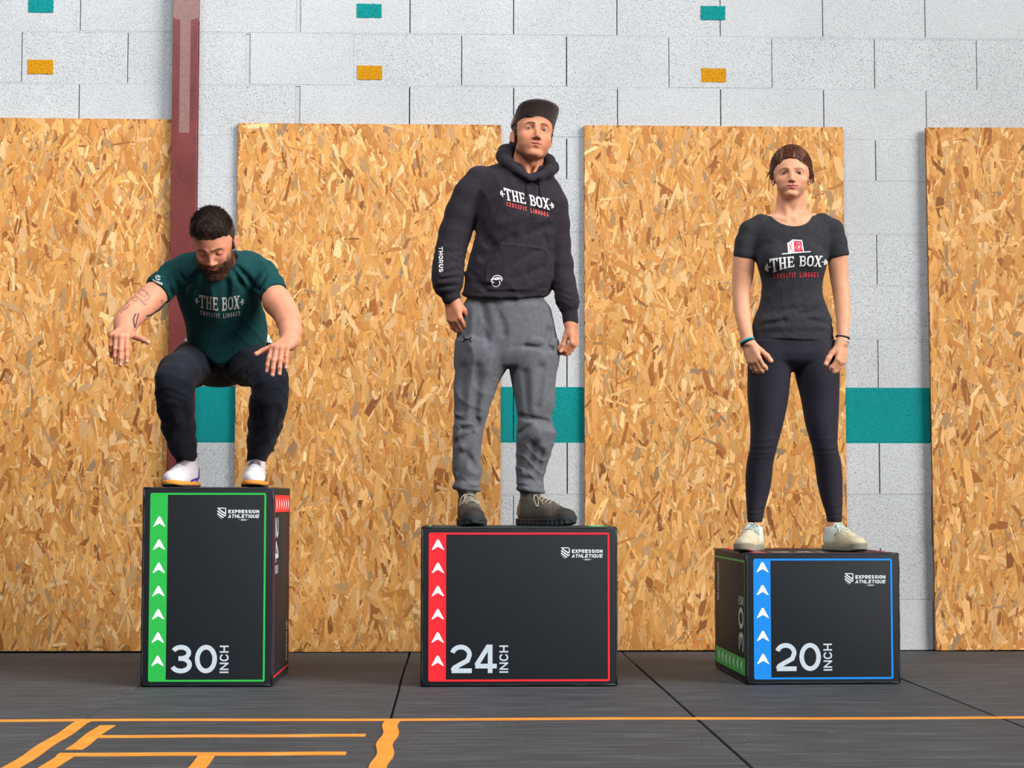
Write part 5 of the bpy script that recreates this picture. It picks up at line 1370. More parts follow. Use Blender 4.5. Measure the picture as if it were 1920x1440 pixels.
    pel = Loft(rows_px([(546, 884, 1012, Y0, .092), (562, 874, 1021, Y0, .102), (575, 867, 1031, Y0, .112), (592, 862, 1036, Y0 + .004, .117), (615, 858, 1041, Y0 + .008, .121), (645, 855.5, 1046, Y0 + .01, .121), (672, 855, 1046, Y0 + .01, .112), (688, 857, 1043, Y0 + .01, .095)]))
    TF = [((905, 575), (915, 640), 10, .0050), ((885, 580), (882, 650), 8, -.004), ((930, 570), (945, 625), 9, .0045), ((985, 650), (1035, 655), 5, .0080), ((1030, 620), (1022, 655), 7, .0060), ((962, 650), (985, 650), 4, .004), ((925, 660), (945, 630), 7, .0045),
          ((895, 690), (890, 780), 10, .0060), ((870, 690), (868, 770), 9, .0040), ((915, 700), (900, 780), 8, -.004), ((860, 785), (895, 790), 6, .0050), ((868, 805), (895, 800), 6, .0060), ((855, 830), (885, 812), 6, .0045), ((872, 850), (895, 880), 7, .0070), ((858, 885), (876, 862), 6, .0070), ((866, 838), (878, 865), 6, -.004),
          ((1015, 690), (1005, 760), 9, .0060), ((985, 700), (990, 770), 8, .0050), ((975, 780), (1030, 792), 5, .0075), ((1010, 795), (1040, 802), 5, .0065), ((975, 812), (990, 800), 5, .0050), ((1000, 835), (992, 880), 8, .0055), ((985, 880), (1008, 868), 6, .0060), ((1015, 850), (1005, 890), 6, .0040), ((1010, 820), (1025, 845), 8, -.003), ((975, 895), (1012, 902), 5, .005)]
    tf = [(at(*a, Y0 - .07), at(*b, Y0 - .07), w*pxm(Y0), am) for a, b, w, am in TF]
    def joggers(P):
        d = smin(legL(P, .006), legR(P, .006), .008)
        d = smin(d, pel(P, .012), .018)
        d = d - wrinkle(P, (.2, 0, 1), (1, .4, 0), 62, .0050, 1.1, 11)*sstep(at(0, 760, Y0)[2], at(0, 800, Y0)[2], P[:, 2]) - wrinkle(P, (.8, 0, .35), (.3, .3, -.8), 46, .0040, 2.7, 6)
        f = 0
        for a, b, w, am in tf:
            f = f + am*np.exp(-(cap(P*V3(1, .3, 1), a*SQ, b*SQ, 0, 0)/w)**2)
        d = d + np.clip(2.2*f, -.010, .0115)*sstep(Y0 + .05, Y0 - .01, P[:, 1])
        # elastic fold above each cuff, ribbed cuff
        for px, py in ((875, 916), (995, 919)):
            c = at(px, py, Y0); q = P - c.astype(f32)
            rr = np.hypot(q[:, 0], q[:, 1]); tor = np.hypot(rr - .0475 + .004*np.sin(4*np.arctan2(q[:, 1], q[:, 0])), q[:, 2] + .10*q[:, 0]*(1 if px < 900 else 1.3)) - .0095
            d = smin(d, tor.astype(f32), .007)
        d = d + .0010*np.exp(-((P[:, 0] - at(966, 620, Y0 - .1)[0])/.0022)**2)*(P[:, 2] > at(0, 655, Y0)[2])*(P[:, 1] < Y0)
        for pts in (((963, 655), (972, 720)), ((972, 720), (985, 790)), ((985, 790), (984, 905))):
            d = d + .0012*np.exp(-(cap(P*V3(1, .2, 1), at(*pts[0], Y0 - .07)*np.array([1, .2, 1]), at(*pts[1], Y0 - .07)*np.array([1, .2, 1]), 0, 0)/.0022)**2)
        d = smax(d, at(0, 936, Y0)[2] - P[:, 2] - .02*sstep(at(930, 930, Y0)[0], at(960, 930, Y0)[0], P[:, 0])*.55, .003)
        return d
    def bcol(V):
        c = np.tile(skin, (len(V), 1))*(1 + .035*wob(V, 60, 60, 45, 2.0)[:, None])
        m = near(V, head.c, .20); q = head.loc(V[m]); cm = head.colour(V[m], c[m], skin, srgb(186, 104, 92)[:3], srgb(44, 28, 22)[:3], .30)
        st = sstep(-.028, -.048, q[:, 2])*sstep(.03, -.03, q[:, 1]); st = st*sstep(-.19, -.10, q[:, 2])
        c[m] = col_mix(cm, skin*np.array([.66, .60, .60]), .30*st)
        for H in (HL, HR):
            m = near(V, H['wrist'] + np.array([0, 0, -.08]), .17); c[m] = hand_colour(V[m], c[m], H, skin)
        return c
    wl, wr_ = HL['wrist'], HR['wrist']; hx = head.c[0]
    sdf_object('body', body, (at(800, 500, Y0)[0], Y0 - .20, .66), (at(1098, 500, Y0)[0], Y0 + .16, head.c[2] + .14), .006, M_SKIN, root, bcol,
               (((hx - .1, hx + .1, .0020), (wl[0] - .05, wl[0] + .09, .0026), (wr_[0] - .08, wr_[0] + .06, .0026)), ((Y0 - .20, Y0 + .0, .0025),), ((head.c[2] - .13, head.c[2] + .07, .0020), (wl[2] - .15, wl[2] + .02, .0026), (wr_[2] - .15, wr_[2] + .02, .0026))))
    head.eyes(root, (-0.10, -0.10))
    M_HOOD = cloth_material('black_brushed_fleece', srgb(28, 25, 30), srgb(54, 49, 56), 560, .92, .35)
    sdf_object('hoodie', hoodie, (at(802, 500, Y0)[0], Y0 - .18, at(0, 612, Y0)[2]), (at(1096, 500, Y0)[0], Y0 + .19, at(960, 262, Y0)[2]), .0046, M_HOOD, root)
    M_JOG = cloth_material('grey_marl_fleece', srgb(72, 73, 78), srgb(110, 112, 118), 1000, .95, .4)
    sdf_object('joggers', joggers, (at(836, 800, Y0)[0], Y0 - .16, at(0, 946, Y0)[2]), (at(1056, 800, Y0)[0], Y0 + .16, at(0, 536, Y0)[2]), .0046, M_JOG, root)
    # drawstrings
    for pts in ([(986, 330), (986.5, 345), (988, 356), (987, 367)], [(1010, 333), (1011, 346), (1012, 358), (1014, 369)]):
        P = project(hoodie, pts, Y0 - .22, Y0, .003); laces('drawstring', [P], .0030, plain('black_cord', srgb(26, 23, 28), .8, .2), root)
    # hair below the cap
    M_H = hair_material('near_black_hair', srgb(16, 11, 10), srgb(52, 36, 30))
    def hair(P):
        q = head.loc(P); ax = np.stack([np.abs(q[:, 0]), q[:, 1], q[:, 2]], 1)
        d = ell(q, (0, 0.014, 0.038), (0.0805, 0.0985, 0.0860))
        d = smin(d, ell(q, (-.020, -.070, .062), (.034, .022, .010)), .010)
        d = smin(d, cap(ax, (0.0700, -.026, .03), (.0715, -.016, -.022), .0095, .006), .008)
        d = d - .0010*np.sin(q[:, 2]*300 + q[:, 0]*120) - .0008*np.sin(q[:, 1]*420 + q[:, 2]*90)
        d = smax(d, -ell(q, (0, -.112, -.030), (.0655, .0850, .0840)), .005)
        d = smax(d, -(q[:, 2] + .045 - np.where(q[:, 1] < .02, .022, 0)), .008)
        d = smax(d, q[:, 2] - .085, .01)
        return d*.9
    sdf_object('hair', hair, head.c - .12, head.c + np.array([.12, .14, .12]), .0024, M_H, root)
    # cap: crown and upturned brim
    M_CAPG = cloth_material('grey_cap_twill', srgb(84, 80, 80), srgb(112, 108, 107), 900, .9, .25); M_CAPB = cloth_material('beige_cap_mesh', srgb(150, 134, 112), srgb(186, 170, 146), 500, .9, .4)
    def crown(P):
        q = head.loc(P)
        d = ell(q, (0, 0.016, 0.050), (0.0875, 0.1055, 0.0900))
        a = np.arctan2(q[:, 0], -q[:, 1]); d = d + .0012*np.exp(-((np.mod(a + math.pi/6, math.pi/3) - math.pi/6)/.03)**2)
        return smax(d, .066 - .020*(np.abs(q[:, 0])/.085)**2 - .10*np.maximum(q[:, 1], 0) - q[:, 2], .004)*.95
    cap_o = sdf_object('cap', crown, head.c - .12, head.c + np.array([.12, .14, .16]), .0030, M_CAPB, root)
    Vb, Fb = [], []; na, nr = 48, 10
    for side in (0, 1):
        for i in range(na + 1):
            tt = math.radians(-90 + 180*i/na); x = .0850*math.sin(tt); k_ = abs(math.sin(tt))
            yb = .012 - .1010*math.cos(tt); yf = .012 - .170*abs(math.cos(tt))**.38
            zb = .068 - .024*k_**2
            for jx in range(nr + 1):
                u = jx/nr; y = yb + (yf - yb)*u
                Vb.append(head.world((x*(1 + .01*u), y, zb + .64*(yb - y) - (.0032 if side else 0))))
    n1 = (na + 1)*(nr + 1); idx = lambda s, i, j: s*n1 + i*(nr + 1) + j
    for i in range(na):
        for j in range(nr):
            Fb.append((idx(0, i, j), idx(0, i+1, j), idx(0, i+1, j+1), idx(0, i, j+1))); Fb.append((idx(1, i, j), idx(1, i, j+1), idx(1, i+1, j+1), idx(1, i+1, j)))
        Fb.append((idx(0, i, nr), idx(0, i+1, nr), idx(1, i+1, nr), idx(1, i, nr)))
    for i in (0, na):
        for j in range(nr): Fb.append((idx(0, i, j), idx(0, i, j+1), idx(1, i, j+1), idx(1, i, j)))
    mesh_obj('brim', Vb, Fb, M_CAPG, cap_o, True)
    # chest print, running down with the turn of the chest
    M_PW = plain('white_hoodie_print', srgb(236, 232, 232), .7, .2); M_PR = plain('red_hoodie_print', srgb(226, 84, 84), .7, .2)
    V, Fc, Wt = slab_the_box()
    def warp(x, y):
        u = x/Wt; top = 351.5 + 21*u + 1.5*math.sin(u*3.1); bot = 374 + 19*u + 1.0*(2*u - 1)**2
        return (944 + u*85 + (1 - y)*4.0*(1 - u) + (1 - y)*2*u, bot + (top - bot)*y)
    printed('print_lettering', V, Fc, M_PW, root, hoodie, warp, Y0 - .24, Y0)
    V, Fc, Wt = text_mesh('CROSSFIT LIMOGES', 1.0, .46, .17, .30, 0, .75, .12)
    printed('print_subtitle', V, Fc, M_PR, root, hoodie, lambda x, y: (950 + x/Wt*78, 386.5 + 20*(x/Wt) - 8.2*y), Y0 - .24, Y0)
    # sleeve lettering, read along the forearm
    V, Fc, Wt = text_mesh('THORUS', 1.0, .80, .22, .16, 0, .5, .12)
    printed('print_sleeve', V, Fc, M_PW, root, hoodie, lambda x, y: (822.0 + 8.2*y + .0 + 1.0*(x/Wt), 462.5 + x/Wt*48 ), Y0 - .30, Y0)
    # round emblem on the pocket
    V, Fc = [], []
    for p, t, cl in ((arc(930, 530.5, 7.4, 7.0, -35, 215, 16), 1.5, False), (arc(932.5, 523.5, 9.0, 7.0, 170, 395, 16), 1.5, False), (arc(933, 524.5, 5.6, 4.2, 180, 360, 8), 1.6, False), ([(920.5, 525.5), (924, 522.5), (930, 524), (937, 522.5)], 2.2, False), ([(920.5, 526.5), (923, 529), (927, 530)], 1.6, False)):
        v, f = ribbon([(x, 2*526 - y if cl is None else y) for x, y in p], t, bool(cl), 3); o = len(V); V += v; Fc += [tuple(i + o for i in q) for q in f]
    P = project(hoodie, [(v[0], v[1]) for v in V], Y0 - .24, Y0, .0014); mesh_obj('print_emblem', P, Fc, M_PW, root)
    # dark emblem on the thigh: two crossed arcs
    V, Fc = [], []
    for p in (arc(876, 625.5, 9.5, 10.5, 35, 145, 10), arc(876, 647, 9.5, 10.5, -145, -35, 10)):
        for k, (x, y) in enumerate(p[:-1]):
            t0 = 1.0 + 4.5*abs(k/10 - .5)**1.5*2; t1 = 1.0 + 4.5*abs((k+1)/10 - .5)**1.5*2; x2, y2 = p[k+1]; o = len(V)
            V += [(x, y - t0/2), (x, y + t0/2), (x2, y2 + t1/2), (x2, y2 - t1/2)]; Fc.append((o, o+1, o+2, o+3))
    P = project(joggers, V, Y0 - .24, Y0, .0012); mesh_obj('print_emblem', P, Fc, plain('black_jogger_print', srgb(24, 22, 24), .8, .2), root)
    # socks and dark trail shoes
    M_SOCK = cloth_material('black_sock', srgb(20, 19, 20), srgb(34, 32, 33), 700)
    for (px, py) in ((875.5, 948), (991, 950)):
        c = at(px, py, Y0); V, Fc = tube_mesh([c + np.array([0, 0, .06]), c + np.array([0, 0, .02]), c + np.array([0, -.005, -.03])], .031, 16); mesh_obj('sock', V, Fc, M_SOCK, root, True)
    ca = np.array(srgb(82, 76, 68)[:3]); cb = np.array(srgb(50, 47, 44)[:3]); cc = np.array(srgb(142, 112, 82)[:3]); cd = np.array(srgb(42, 46, 50)[:3])
    def ucol(q):
        c = np.tile(ca, (len(q), 1))*(1 + .25*wob(q, 120, 90, 90)[:, None]); c = col_mix(c, cb, sstep(-.19, -.22, q[:, 1])); c = col_mix(c, cc, sstep(-.045, -.03, q[:, 1])*sstep(.03, .04, q[:, 2])); return c
    def scol(q): c = np.tile(cd, (len(q), 1)); return col_mix(c, np.array(srgb(70, 54, 42)[:3]), sstep(-.13, -.08, q[:, 1])*sstep(.010, .016, q[:, 2]))
    for (px, ang, yo) in ((875.5, 8, 0), (989, 52, .0)):
        ank = at(px, 950, Y0); a = math.radians(ang); hl = np.array([ank[0], ank[1] + yo]) - np.array([math.sin(a), -math.cos(a)])*.050
        up, W, fn = shoe(root, ang, hl, 0.6120, .285, None, ucol, scol, .005, .0)
        shoe_laces(up, W, fn, M_LACE_GREY, .0024, 5)
    settle(root)
build_hoodie_man()

# ================================================================== the man landing in a squat on the tall box
def build_squat_man():
    root = tag(empty('person', (float(at(410, 916, -1.3)[0]), -1.3, 0.762)), 'bearded man in dark green logo t-shirt squatting on the tall box', 'person')
    skin = np.array(srgb(208, 142, 114)[:3])
    head = Head(at(403.5, 458.5, -1.665), rot(40, -3, -7), (1.0, 1.0, 0.97), jaw=1.08, brow=1.1, nose=1.0, closed=True)
    HL = hand_prims(at(234, 620, -1.845), (-0.04, -0.93, -0.30), (0.0, -0.30, 0.95), -1, 1.06, (52, 12, 8), 7, [(62, 6, 6), (64, 8, 6), (66, 10, 8), (66, 22, 14)], dict(out=52, down=8, bend=(2, 4)))
    HR = hand_prims(at(543, 638, -1.835), (-0.30, -0.86, -0.36), (-0.05, -0.38, 0.92), 1, 1.06, (44, 14, 8), 7, [(46, 14, 10), (52, 10, 8), (54, 10, 8), (50, 10, 8)], dict(out=44, down=10, bend=(4, 8)))
    armL = [J(350, 502, -1.53, 14), J(326, 518, -1.55, 15), J(306, 537, -1.575, 16.5), J(291, 552, -1.595, 21), J(283, 560, -1.61, 23.5), J(262, 578, -1.65, 22), J(243, 595, -1.695, 20.5), J(236, 606, -1.75, 19.5), J(234, 617, -1.80, 17), J(234, 626, -1.845, 14.5)]
    armR = [J(468, 500, -1.53, 14), J(494, 517, -1.55, 15), J(507, 540, -1.575, 16.5), J(516, 558, -1.60, 21), J(521, 567, -1.615, 24), J(534, 584, -1.655, 22), J(542, 602, -1.70, 20.5), J(545, 620, -1.76, 18.5), J(544, 636, -1.81, 15.5), J(543, 643, -1.835, 14.5)]
    torso = Loft(rows_px([(466, 385, 432, -1.50, .055), (478, 352, 470, -1.51, .085), (490, 334, 486, -1.52, .112), (508, 326, 494, -1.52, .138), (535, 327, 490, -1.495, .156), (562, 333, 489, -1.455, .160), (590, 343, 496, -1.41, .156), (618, 350, 501, -1.365, .152), (645, 352, 498, -1.335, .148), (672, 362, 480, -1.32, .140), (692, 380, 455, -1.32, .125)]))
    sl = [J(352, 500, -1.52, 26), J(328, 516, -1.545, 27.5), J(306, 536, -1.575, 27), J(290, 553, -1.60, 26.5)]
    sr = [J(466, 496, -1.52, 26), J(492, 515, -1.545, 27.5), J(507, 538, -1.575, 26.5), J(517, 562, -1.605, 26.0)]
    dL = (at(262, 578, -1.65) - at(312, 533, -1.56)); dL /= np.linalg.norm(dL); dR = (at(534, 584, -1.655) - at(500, 535, -1.56)); dR /= np.linalg.norm(dR)
    hL, hR = at(294.5, 549, -1.59).astype(f32), at(513, 555, -1.59).astype(f32)
    FO = [((385, 500), (352, 560), 8, .0060), ((372, 510), (342, 545), 6, .0070), ((432, 500), (470, 560), 8, .0060), ((445, 500), (480, 540), 6, .0070), ((455, 520), (470, 570), 7, -.005), ((365, 525), (385, 590), 9, .0060), ((350, 560), (365, 610), 8, .0060),
          ((395, 530), (400, 600), 11, -.0060), ((425, 530), (420, 600), 10, .0065), ((410, 600), (412, 660), 14, -.005), ((380, 600), (395, 650), 12, .0060), ((440, 590), (430, 650), 12, .0055), ((480, 570), (455, 640), 9, .0060), ((490, 600), (470, 640), 8, .005), ((330, 505), (350, 530), 5, .005), ((320, 500), (335, 545), 5, .005),
          ((488, 500), (476, 535), 5, .006), ((500, 512), (488, 545), 4, .005), ((312, 515), (322, 550), 5, .005), ((360, 630), (392, 668), 8, .005), ((492, 622), (440, 668), 8, -.004)]
    fl = [(at(*a, -1.64), at(*b, -1.60), w*.72*pxm(-1.6), am) for a, b, w, am in FO]; SQ = np.array([1, .3, 1])
    neckc = at(408, 497, -1.62)
    def shirt(P):
        d = torso(P, .02)
        A = smax(chain(P, sl, .014), (P - hL) @ dL.astype(f32), .003); B = smax(chain(P, sr, .014), (P - hR) @ dR.astype(f32), .003)
        d = smin(d, smin(A, B, .01), .022)
        d = d - wrinkle(P, (.8, 0, .5), (-.4, .4, .8), 48, .0045, 1.9, 8) - wrinkle(P, (-.8, 0, .5), (.4, .4, .8), 60, .0030, 4.4, 10)
        f = 0
        for a, b, w, am in fl: f = f + am*np.exp(-(cap(P*V3(1, .3, 1), a*SQ, b*SQ, 0, 0)/w)**2)
        d = d + np.clip(2.6*f, -.014, .0165)*sstep(-1.40, -1.50, P[:, 1])
        for h_, dd, mm in ((hL, dL, .0018), (hR, dR, .0018)):
            d = d + .0014*np.exp(-((((P - h_) @ dd.astype(f32)) + .022)/.0022)**2)*(nrm(P - h_) < .09)
        # collar
        e = ell(P, at(409, 488, -1.605), (.074, .085, .046), rot(28, 0, 0))
        d = d - .0022*np.exp(-((e - .007)/.005)**2)
        d = smax(d, -e, .005)
        # hanging front hem
        d = smax(d, -plane_px(P, (330, 624), (407, 686.5)), .006); d = smax(d, -plane_px(P, (405, 686.5), (512, 633)), .006)
        return d
    hipL, hipR = J(388, 668, -1.15, 44), J(436, 668, -1.15, 44)
    legL = [hipL, J(362, 684, -1.36, 41), J(333, 700, -1.56, 37), J(327, 712, -1.615, 33.5), J(328, 740, -1.59, 34), J(330, 765, -1.54, 33), J(335, 800, -1.46, 30.5), J(342, 832, -1.39, 25), J(348, 852, -1.35, 21.5)]
    legR = [hipR, J(464, 682, -1.36, 41), J(498, 698, -1.56, 36), J(506, 711, -1.615, 33), J(505, 740, -1.59, 34), J(502, 765, -1.54, 33.5), J(497, 795, -1.46, 31), J(490, 826, -1.39, 25.5), J(486, 846, -1.35, 21.5)]
    cfL = [J(349, 854, -1.35, 19.5), J(351, 872, -1.335, 19)]; cfR = [J(484, 846, -1.35, 20), J(481, 864, -1.335, 18.5)]
    TF = [((352, 733), (362, 738), 4, .009), ((350, 725), (375, 700), 6, .006), ((358, 715), (380, 690), 7, -.005), ((470, 735), (478, 720), 5, .009), ((462, 700), (480, 715), 6, .006), ((300, 690), (320, 680), 8, .004), ((340, 760), (352, 800), 7, .005), ((312, 780), (325, 830), 7, .004), ((480, 770), (478, 820), 7, .005), ((520, 770), (508, 815), 7, .004),
          ((325, 842), (364, 838), 4, .006), ((330, 850), (366, 848), 3, -.004), ((466, 833), (512, 838), 4, .007), ((466, 842), (512, 848), 3.5, -.005), ((495, 690), (520, 705), 8, .004)]
    tf = [(at(*a, -1.6), at(*b, -1.6), w*pxm(-1.6), am) for a, b, w, am in TF]
    def joggers(P):
        A = chain(P, legL, .032) + .004; B = chain(P, legR, .032) + .004
        d = smin(A, B, .02)
        d = smin(d, ell(P, at(412, 668, -1.10), (.160, .150, .129)), .05)
        d = d - wrinkle(P, (.2, .3, 1), (1, .4, 0), 60, .0035, 1.1, 11) - wrinkle(P, (.8, .2, .35), (.3, .3, -.8), 46, .0025, 2.7, 6)
        f = 0
        for a, b, w, am in tf: f = f + am*np.exp(-(cap(P*V3(1, .3, 1), a*SQ, b*SQ, 0, 0)/w)**2)
        d = d + 1.3*f*sstep(-1.15, -1.3, P[:, 1])
        for c in (cfL, cfR):
            d = smin(d, cap(P, c[0][0], c[1][0], c[0][1], c[1][1]), .006)
            d = d + .0012*np.exp(-((P[:, 2] - c[0][0][2])/.0025)**2)*(nrm(P - c[0][0]) < .07)
        for px, py, r0 in ((346, 850, .0440), (487.5, 840, .0470)):
            w_ = P - at(px, py, -1.352).astype(f32); a_ = np.arctan2(w_[:, 1], w_[:, 0])
            d = smin(d, (np.hypot(np.hypot(w_[:, 0], w_[:, 1]) - r0 + .003*np.sin(3*a_ + px), w_[:, 2] + .08*w_[:, 0] + .005*np.sin(2*a_)) - .0085).astype(f32), .006)
        d = smax(d, np.where(P[:, 0] < at(415, 870, -1.34)[0], at(351, 873, -1.34)[2], at(481, 866, -1.34)[2]).astype(f32) - P[:, 2], .003)
        return d
    nk = [J(404, 468, -1.60, 30), J(407, 484, -1.53, 32), J(410, 500, -1.48, 34)]
    def body(P):
        d = gate(P, head.c, .19, head.sdf)
        d = smin(d, chain(P, nk, .02), .025)
        d = smin(d, torso(P) + .036, .03)
        aL = smin(chain(P, armL, .03), gate(P, HL['wrist'] + np.array([0, -.06, -.05]), .19, lambda Q: hand_sdf(Q, HL)), .014)
        aR = smin(chain(P, armR, .03), gate(P, HR['wrist'] + np.array([0, -.06, -.05]), .19, lambda Q: hand_sdf(Q, HR)), .014)
        d = smin(d, smin(aL, aR, .004), .010)
        lg = smin(chain(P, [(p, r - .016) for p, r in legL] + [(at(352, 885, -1.33), .034)], .02), chain(P, [(p, r - .016) for p, r in legR] + [(at(480, 880, -1.33), .034)], .02), .01)
        return smin(d, lg, .02)
    M_ink = np.array(srgb(52, 58, 66)[:3])
    def proj_px(V):
        q = V - CP; z = q @ CW; return 960 + F_PX*(q @ CR)/z, 720 - F_PX*(q @ CU)/z
    def bcol(V):
        c = np.tile(skin, (len(V), 1))*(1 + .04*wob(V, 60, 60, 45, 3.0)[:, None])
        m = near(V, head.c, .20); q = head.loc(V[m]); ax = np.abs(q[:, 0])
        cm = head.colour(V[m], c[m], skin, srgb(196, 112, 104)[:3], srgb(54, 36, 28)[:3], .25)
        bd = sstep(-.030, -.046, q[:, 2] + .55*np.maximum(.045 - ax, 0)*0 + .25*np.maximum(ax - .045, 0)*-1.2)*sstep(.012, -.012, q[:, 1])
        hole = np.exp(-((ax/.026)**4 + ((q[:, 2] + .0590)/.0085)**4)); bd = bd*(1 - hole)*sstep(-.165, -.115, q[:, 2])
        side = sstep(.050, .058, ax)*sstep(.02, -.02, q[:, 2])*sstep(.006, -.012, q[:, 1])
        bd = np.clip(np.maximum(bd, side), 0, 1)
        c[m] = col_mix(cm, np.array(srgb(84, 52, 36)[:3]), .80*bd)
        for H in (HL, HR):
            m = near(V, H['wrist'] + np.array([0, -.08, -.06]), .19); c[m] = hand_colour(V[m], c[m], H, skin*np.array([1.0, .92, .96]))
        # tattoos on the arm: line work on the upper arm, a dark leaf on the forearm, a dark band underneath
        ar = np.nonzero((V[:, 0] < at(330, 560, -1.6)[0]) & (V[:, 2] > at(240, 626, -1.8)[2]) & (V[:, 2] < at(300, 520, -1.6)[2]))[0]
        if len(ar):
            x, y = proj_px(V[ar]); w = np.zeros(len(ar)); fr = sstep(-1.50, -1.58, V[ar, 1])
            def line(pts, t):
                o = np.zeros(len(ar))
                for (x0, y0), (x1, y1) in zip(pts[:-1], pts[1:]):
                    ex, ey = x1 - x0, y1 - y0; tt = np.clip(((x - x0)*ex + (y - y0)*ey)/(ex*ex + ey*ey + 1e-9), 0, 1)
                    o = np.maximum(o, sstep(.6*t + .75, .6*t - .25, np.hypot(x - x0 - ex*tt, y - y0 - ey*tt)))
                return o
            for pts, t in (([(265, 544), (271, 545), (277, 550), (281, 555), (279, 560)], .8), ([(273, 547), (276, 552), (272, 556)], .7), ([(262, 560), (266, 566), (271, 572), (275, 570)], 1.0), ([(270, 562), (276, 563), (280, 560)], .7), ([(258, 547), (264, 552), (270, 556)], .7), ([(253, 554), (260, 558), (256, 562)], .6),
                           ([(240, 566), (236, 572), (230, 580), (226, 588)], .8), ([(243, 570), (238, 577), (232, 582)], .7), ([(238, 566), (228, 576)], .7), ([(234, 580), (241, 576)], .6), ([(246, 560), (255, 557)], .7), ([(249, 563), (256, 564)], .6), ([(268, 566), (273, 568)], .9)):
                w = np.maximum(w, .8*line(pts, t))
            w = np.maximum(w, .92*line([(276, 593), (287, 589), (298, 581), (306, 573), (312, 566)], 2.6)); w = np.maximum(w, .7*line([(301, 566), (304, 562), (307, 566), (303, 570)], 1.0))
            leaf = line([(254, 589), (250, 598), (251, 606), (253, 614)], 2.4); leaf2 = line([(260, 588), (257, 598), (254, 612)], 1.8)
            core = line([(255, 598), (254, 605)], .8); w = np.maximum(w, .9*np.maximum(leaf, leaf2)*(1 - core))
            c[ar] = col_mix(c[ar], M_ink, w*fr)
        return c
    hx = head.c[0]; wl, wr_ = HL['wrist'], HR['wrist']
    xl = at(195, 640, -1.9)[0]; xr = at(580, 640, -1.9)[0]
    sdf_object('body', body, (xl, -2.08, at(0, 900, -1.33)[2]), (xr, -1.0, head.c[2] + .15), .0062, M_SKIN, root, bcol,
               (((hx - .1, hx + .1, .0022), (xl, at(325, 600, -1.6)[0], .0026), (wr_[0] - .12, wr_[0] + .06, .0026)), ((-2.08, -1.58, .0026),), ((head.c[2] - .13, head.c[2] + .13, .0022), (wr_[2] - .14, wl[2] + .04, .0026), (wl[2] + .04, at(0, 540, -1.6)[2], .0025))))
    M_TEE = cloth_material('dark_green_jersey', srgb(10, 46, 48), srgb(24, 74, 75), 620, .9, .3)
    sdf_object('t_shirt', shirt, (at(262, 560, -1.6)[0], -1.80, at(0, 694, -1.3)[2]), (at(548, 560, -1.6)[0], -1.14, at(0, 455, -1.5)[2]), .0046, M_TEE, root)
    M_JOG = cloth_material('black_sweat_fabric', srgb(18, 20, 28), srgb(36, 39, 49), 620, .92, .3)
    sdf_object('joggers', joggers, (at(278, 740, -1.6)[0], -1.76, at(0, 880, -1.3)[2]), (at(552, 740, -1.6)[0], -.92, at(0, 600, -1.3)[2]), .0050, M_JOG, root)
    # patterned layer showing at the waist
    t = NT('black_white_patterned_cloth'); cc = t.coord('Object'); vo = t.node('ShaderNodeTexVoronoi'); vo.inputs['Scale'].default_value = 95; t.link(cc, vo.inputs['Vector'])
    t.color(t.ramp(vo.outputs['Distance'], [(0.30, srgb(20, 40, 42)), (0.46, srgb(196, 206, 206))])).rough(.9, .2)
    def waist(P):
        d = ell(P, at(428, 655, -1.16), (.185, .165, .130))
        return np.maximum(np.maximum(d, -(d + .008)), np.maximum(P[:, 2] - at(0, 617, -1.2)[2], at(0, 642, -1.2)[2] - P[:, 2]))
    sdf_object('under_layer', waist, (at(320, 640, -1.2)[0], -1.36, at(0, 646, -1.2)[2]), (at(530, 640, -1.2)[0], -.96, at(0, 610, -1.2)[2]), .004, t.m, root)
    # hair: short, brushed forward and up; cropped sides
    M_H = hair_material('dark_brown_short_hair', srgb(24, 17, 14), srgb(74, 54, 46))
    def hair(P):
        q = head.loc(P); ax = np.stack([np.abs(q[:, 0]), q[:, 1], q[:, 2]], 1)
        d = ell(q, (0, .012, .046), (.0800, .0990, .0960))
        d = smin(d, ell(q, (0, -.016, .108), (.058, .062, .038)), .03)
        d = smin(d, cap(ax, (.0715, -.020, .02), (.0705, -.022, -.022), .008, .006), .008)
        d = d - .0005*np.sin(q[:, 0]*260 + 40*q[:, 1]) - .0004*np.sin(q[:, 1]*240 + q[:, 0]*90)
        d = smax(d, -ell(q, (0, -.112, -.010), (.0640, .0720, .0830)), .005)
        d = smax(d, -ell(ax, (.070, -.074, -.030), (.040, .052, .070)), .005)
        d = smax(d, -(q[:, 2] + .038 - np.where(q[:, 1] < .02, .016, 0)), .008)
        return d*.9
    hb = sdf_object('hair', hair, head.c - .14, head.c + np.array([.14, .16, .16]), .0026, M_H, root)
    def sweep(p, r):
        cl = np.sin(p[:, 0]*90 + 2*np.sin(p[:, 1]*70)) + np.sin(p[:, 1]*80 + 1.3); return np.stack([.55 + .35*cl + r.normal(0, .18, len(p)), -.75 + .3*np.cos(cl*2) + r.normal(0, .15, len(p)), .35 + .25*cl + r.normal(0, .15, len(p))], 1)
    scalp_strands('swept_strands', head, (0, -.002, .066), (.0775, .0870, .0930), 4600, lambda p: (p[:, 2] > .074) & (p[:, 1] > -.084), sweep, (.014, .030), .0010, M_H, hb, .42, 8, -.30)
    scalp_strands('side_strands', head, (0, .012, .046), (.0795, .0985, .0955), 1500, lambda p: (p[:, 2] > .0) & (p[:, 2] < .085) & (p[:, 1] > -.030), lambda p, r: np.stack([r.normal(0, .2, len(p)), -.2 + r.normal(0, .2, len(p)), np.full(len(p), -1.0)], 1), (.004, .009), .0008, M_H, hb, .25, 9, -.1)
    M_BRD = hair_material('brown_beard_hair', srgb(48, 28, 18), srgb(128, 84, 58))
    r = np.random.default_rng(12); ps, ds = [], []
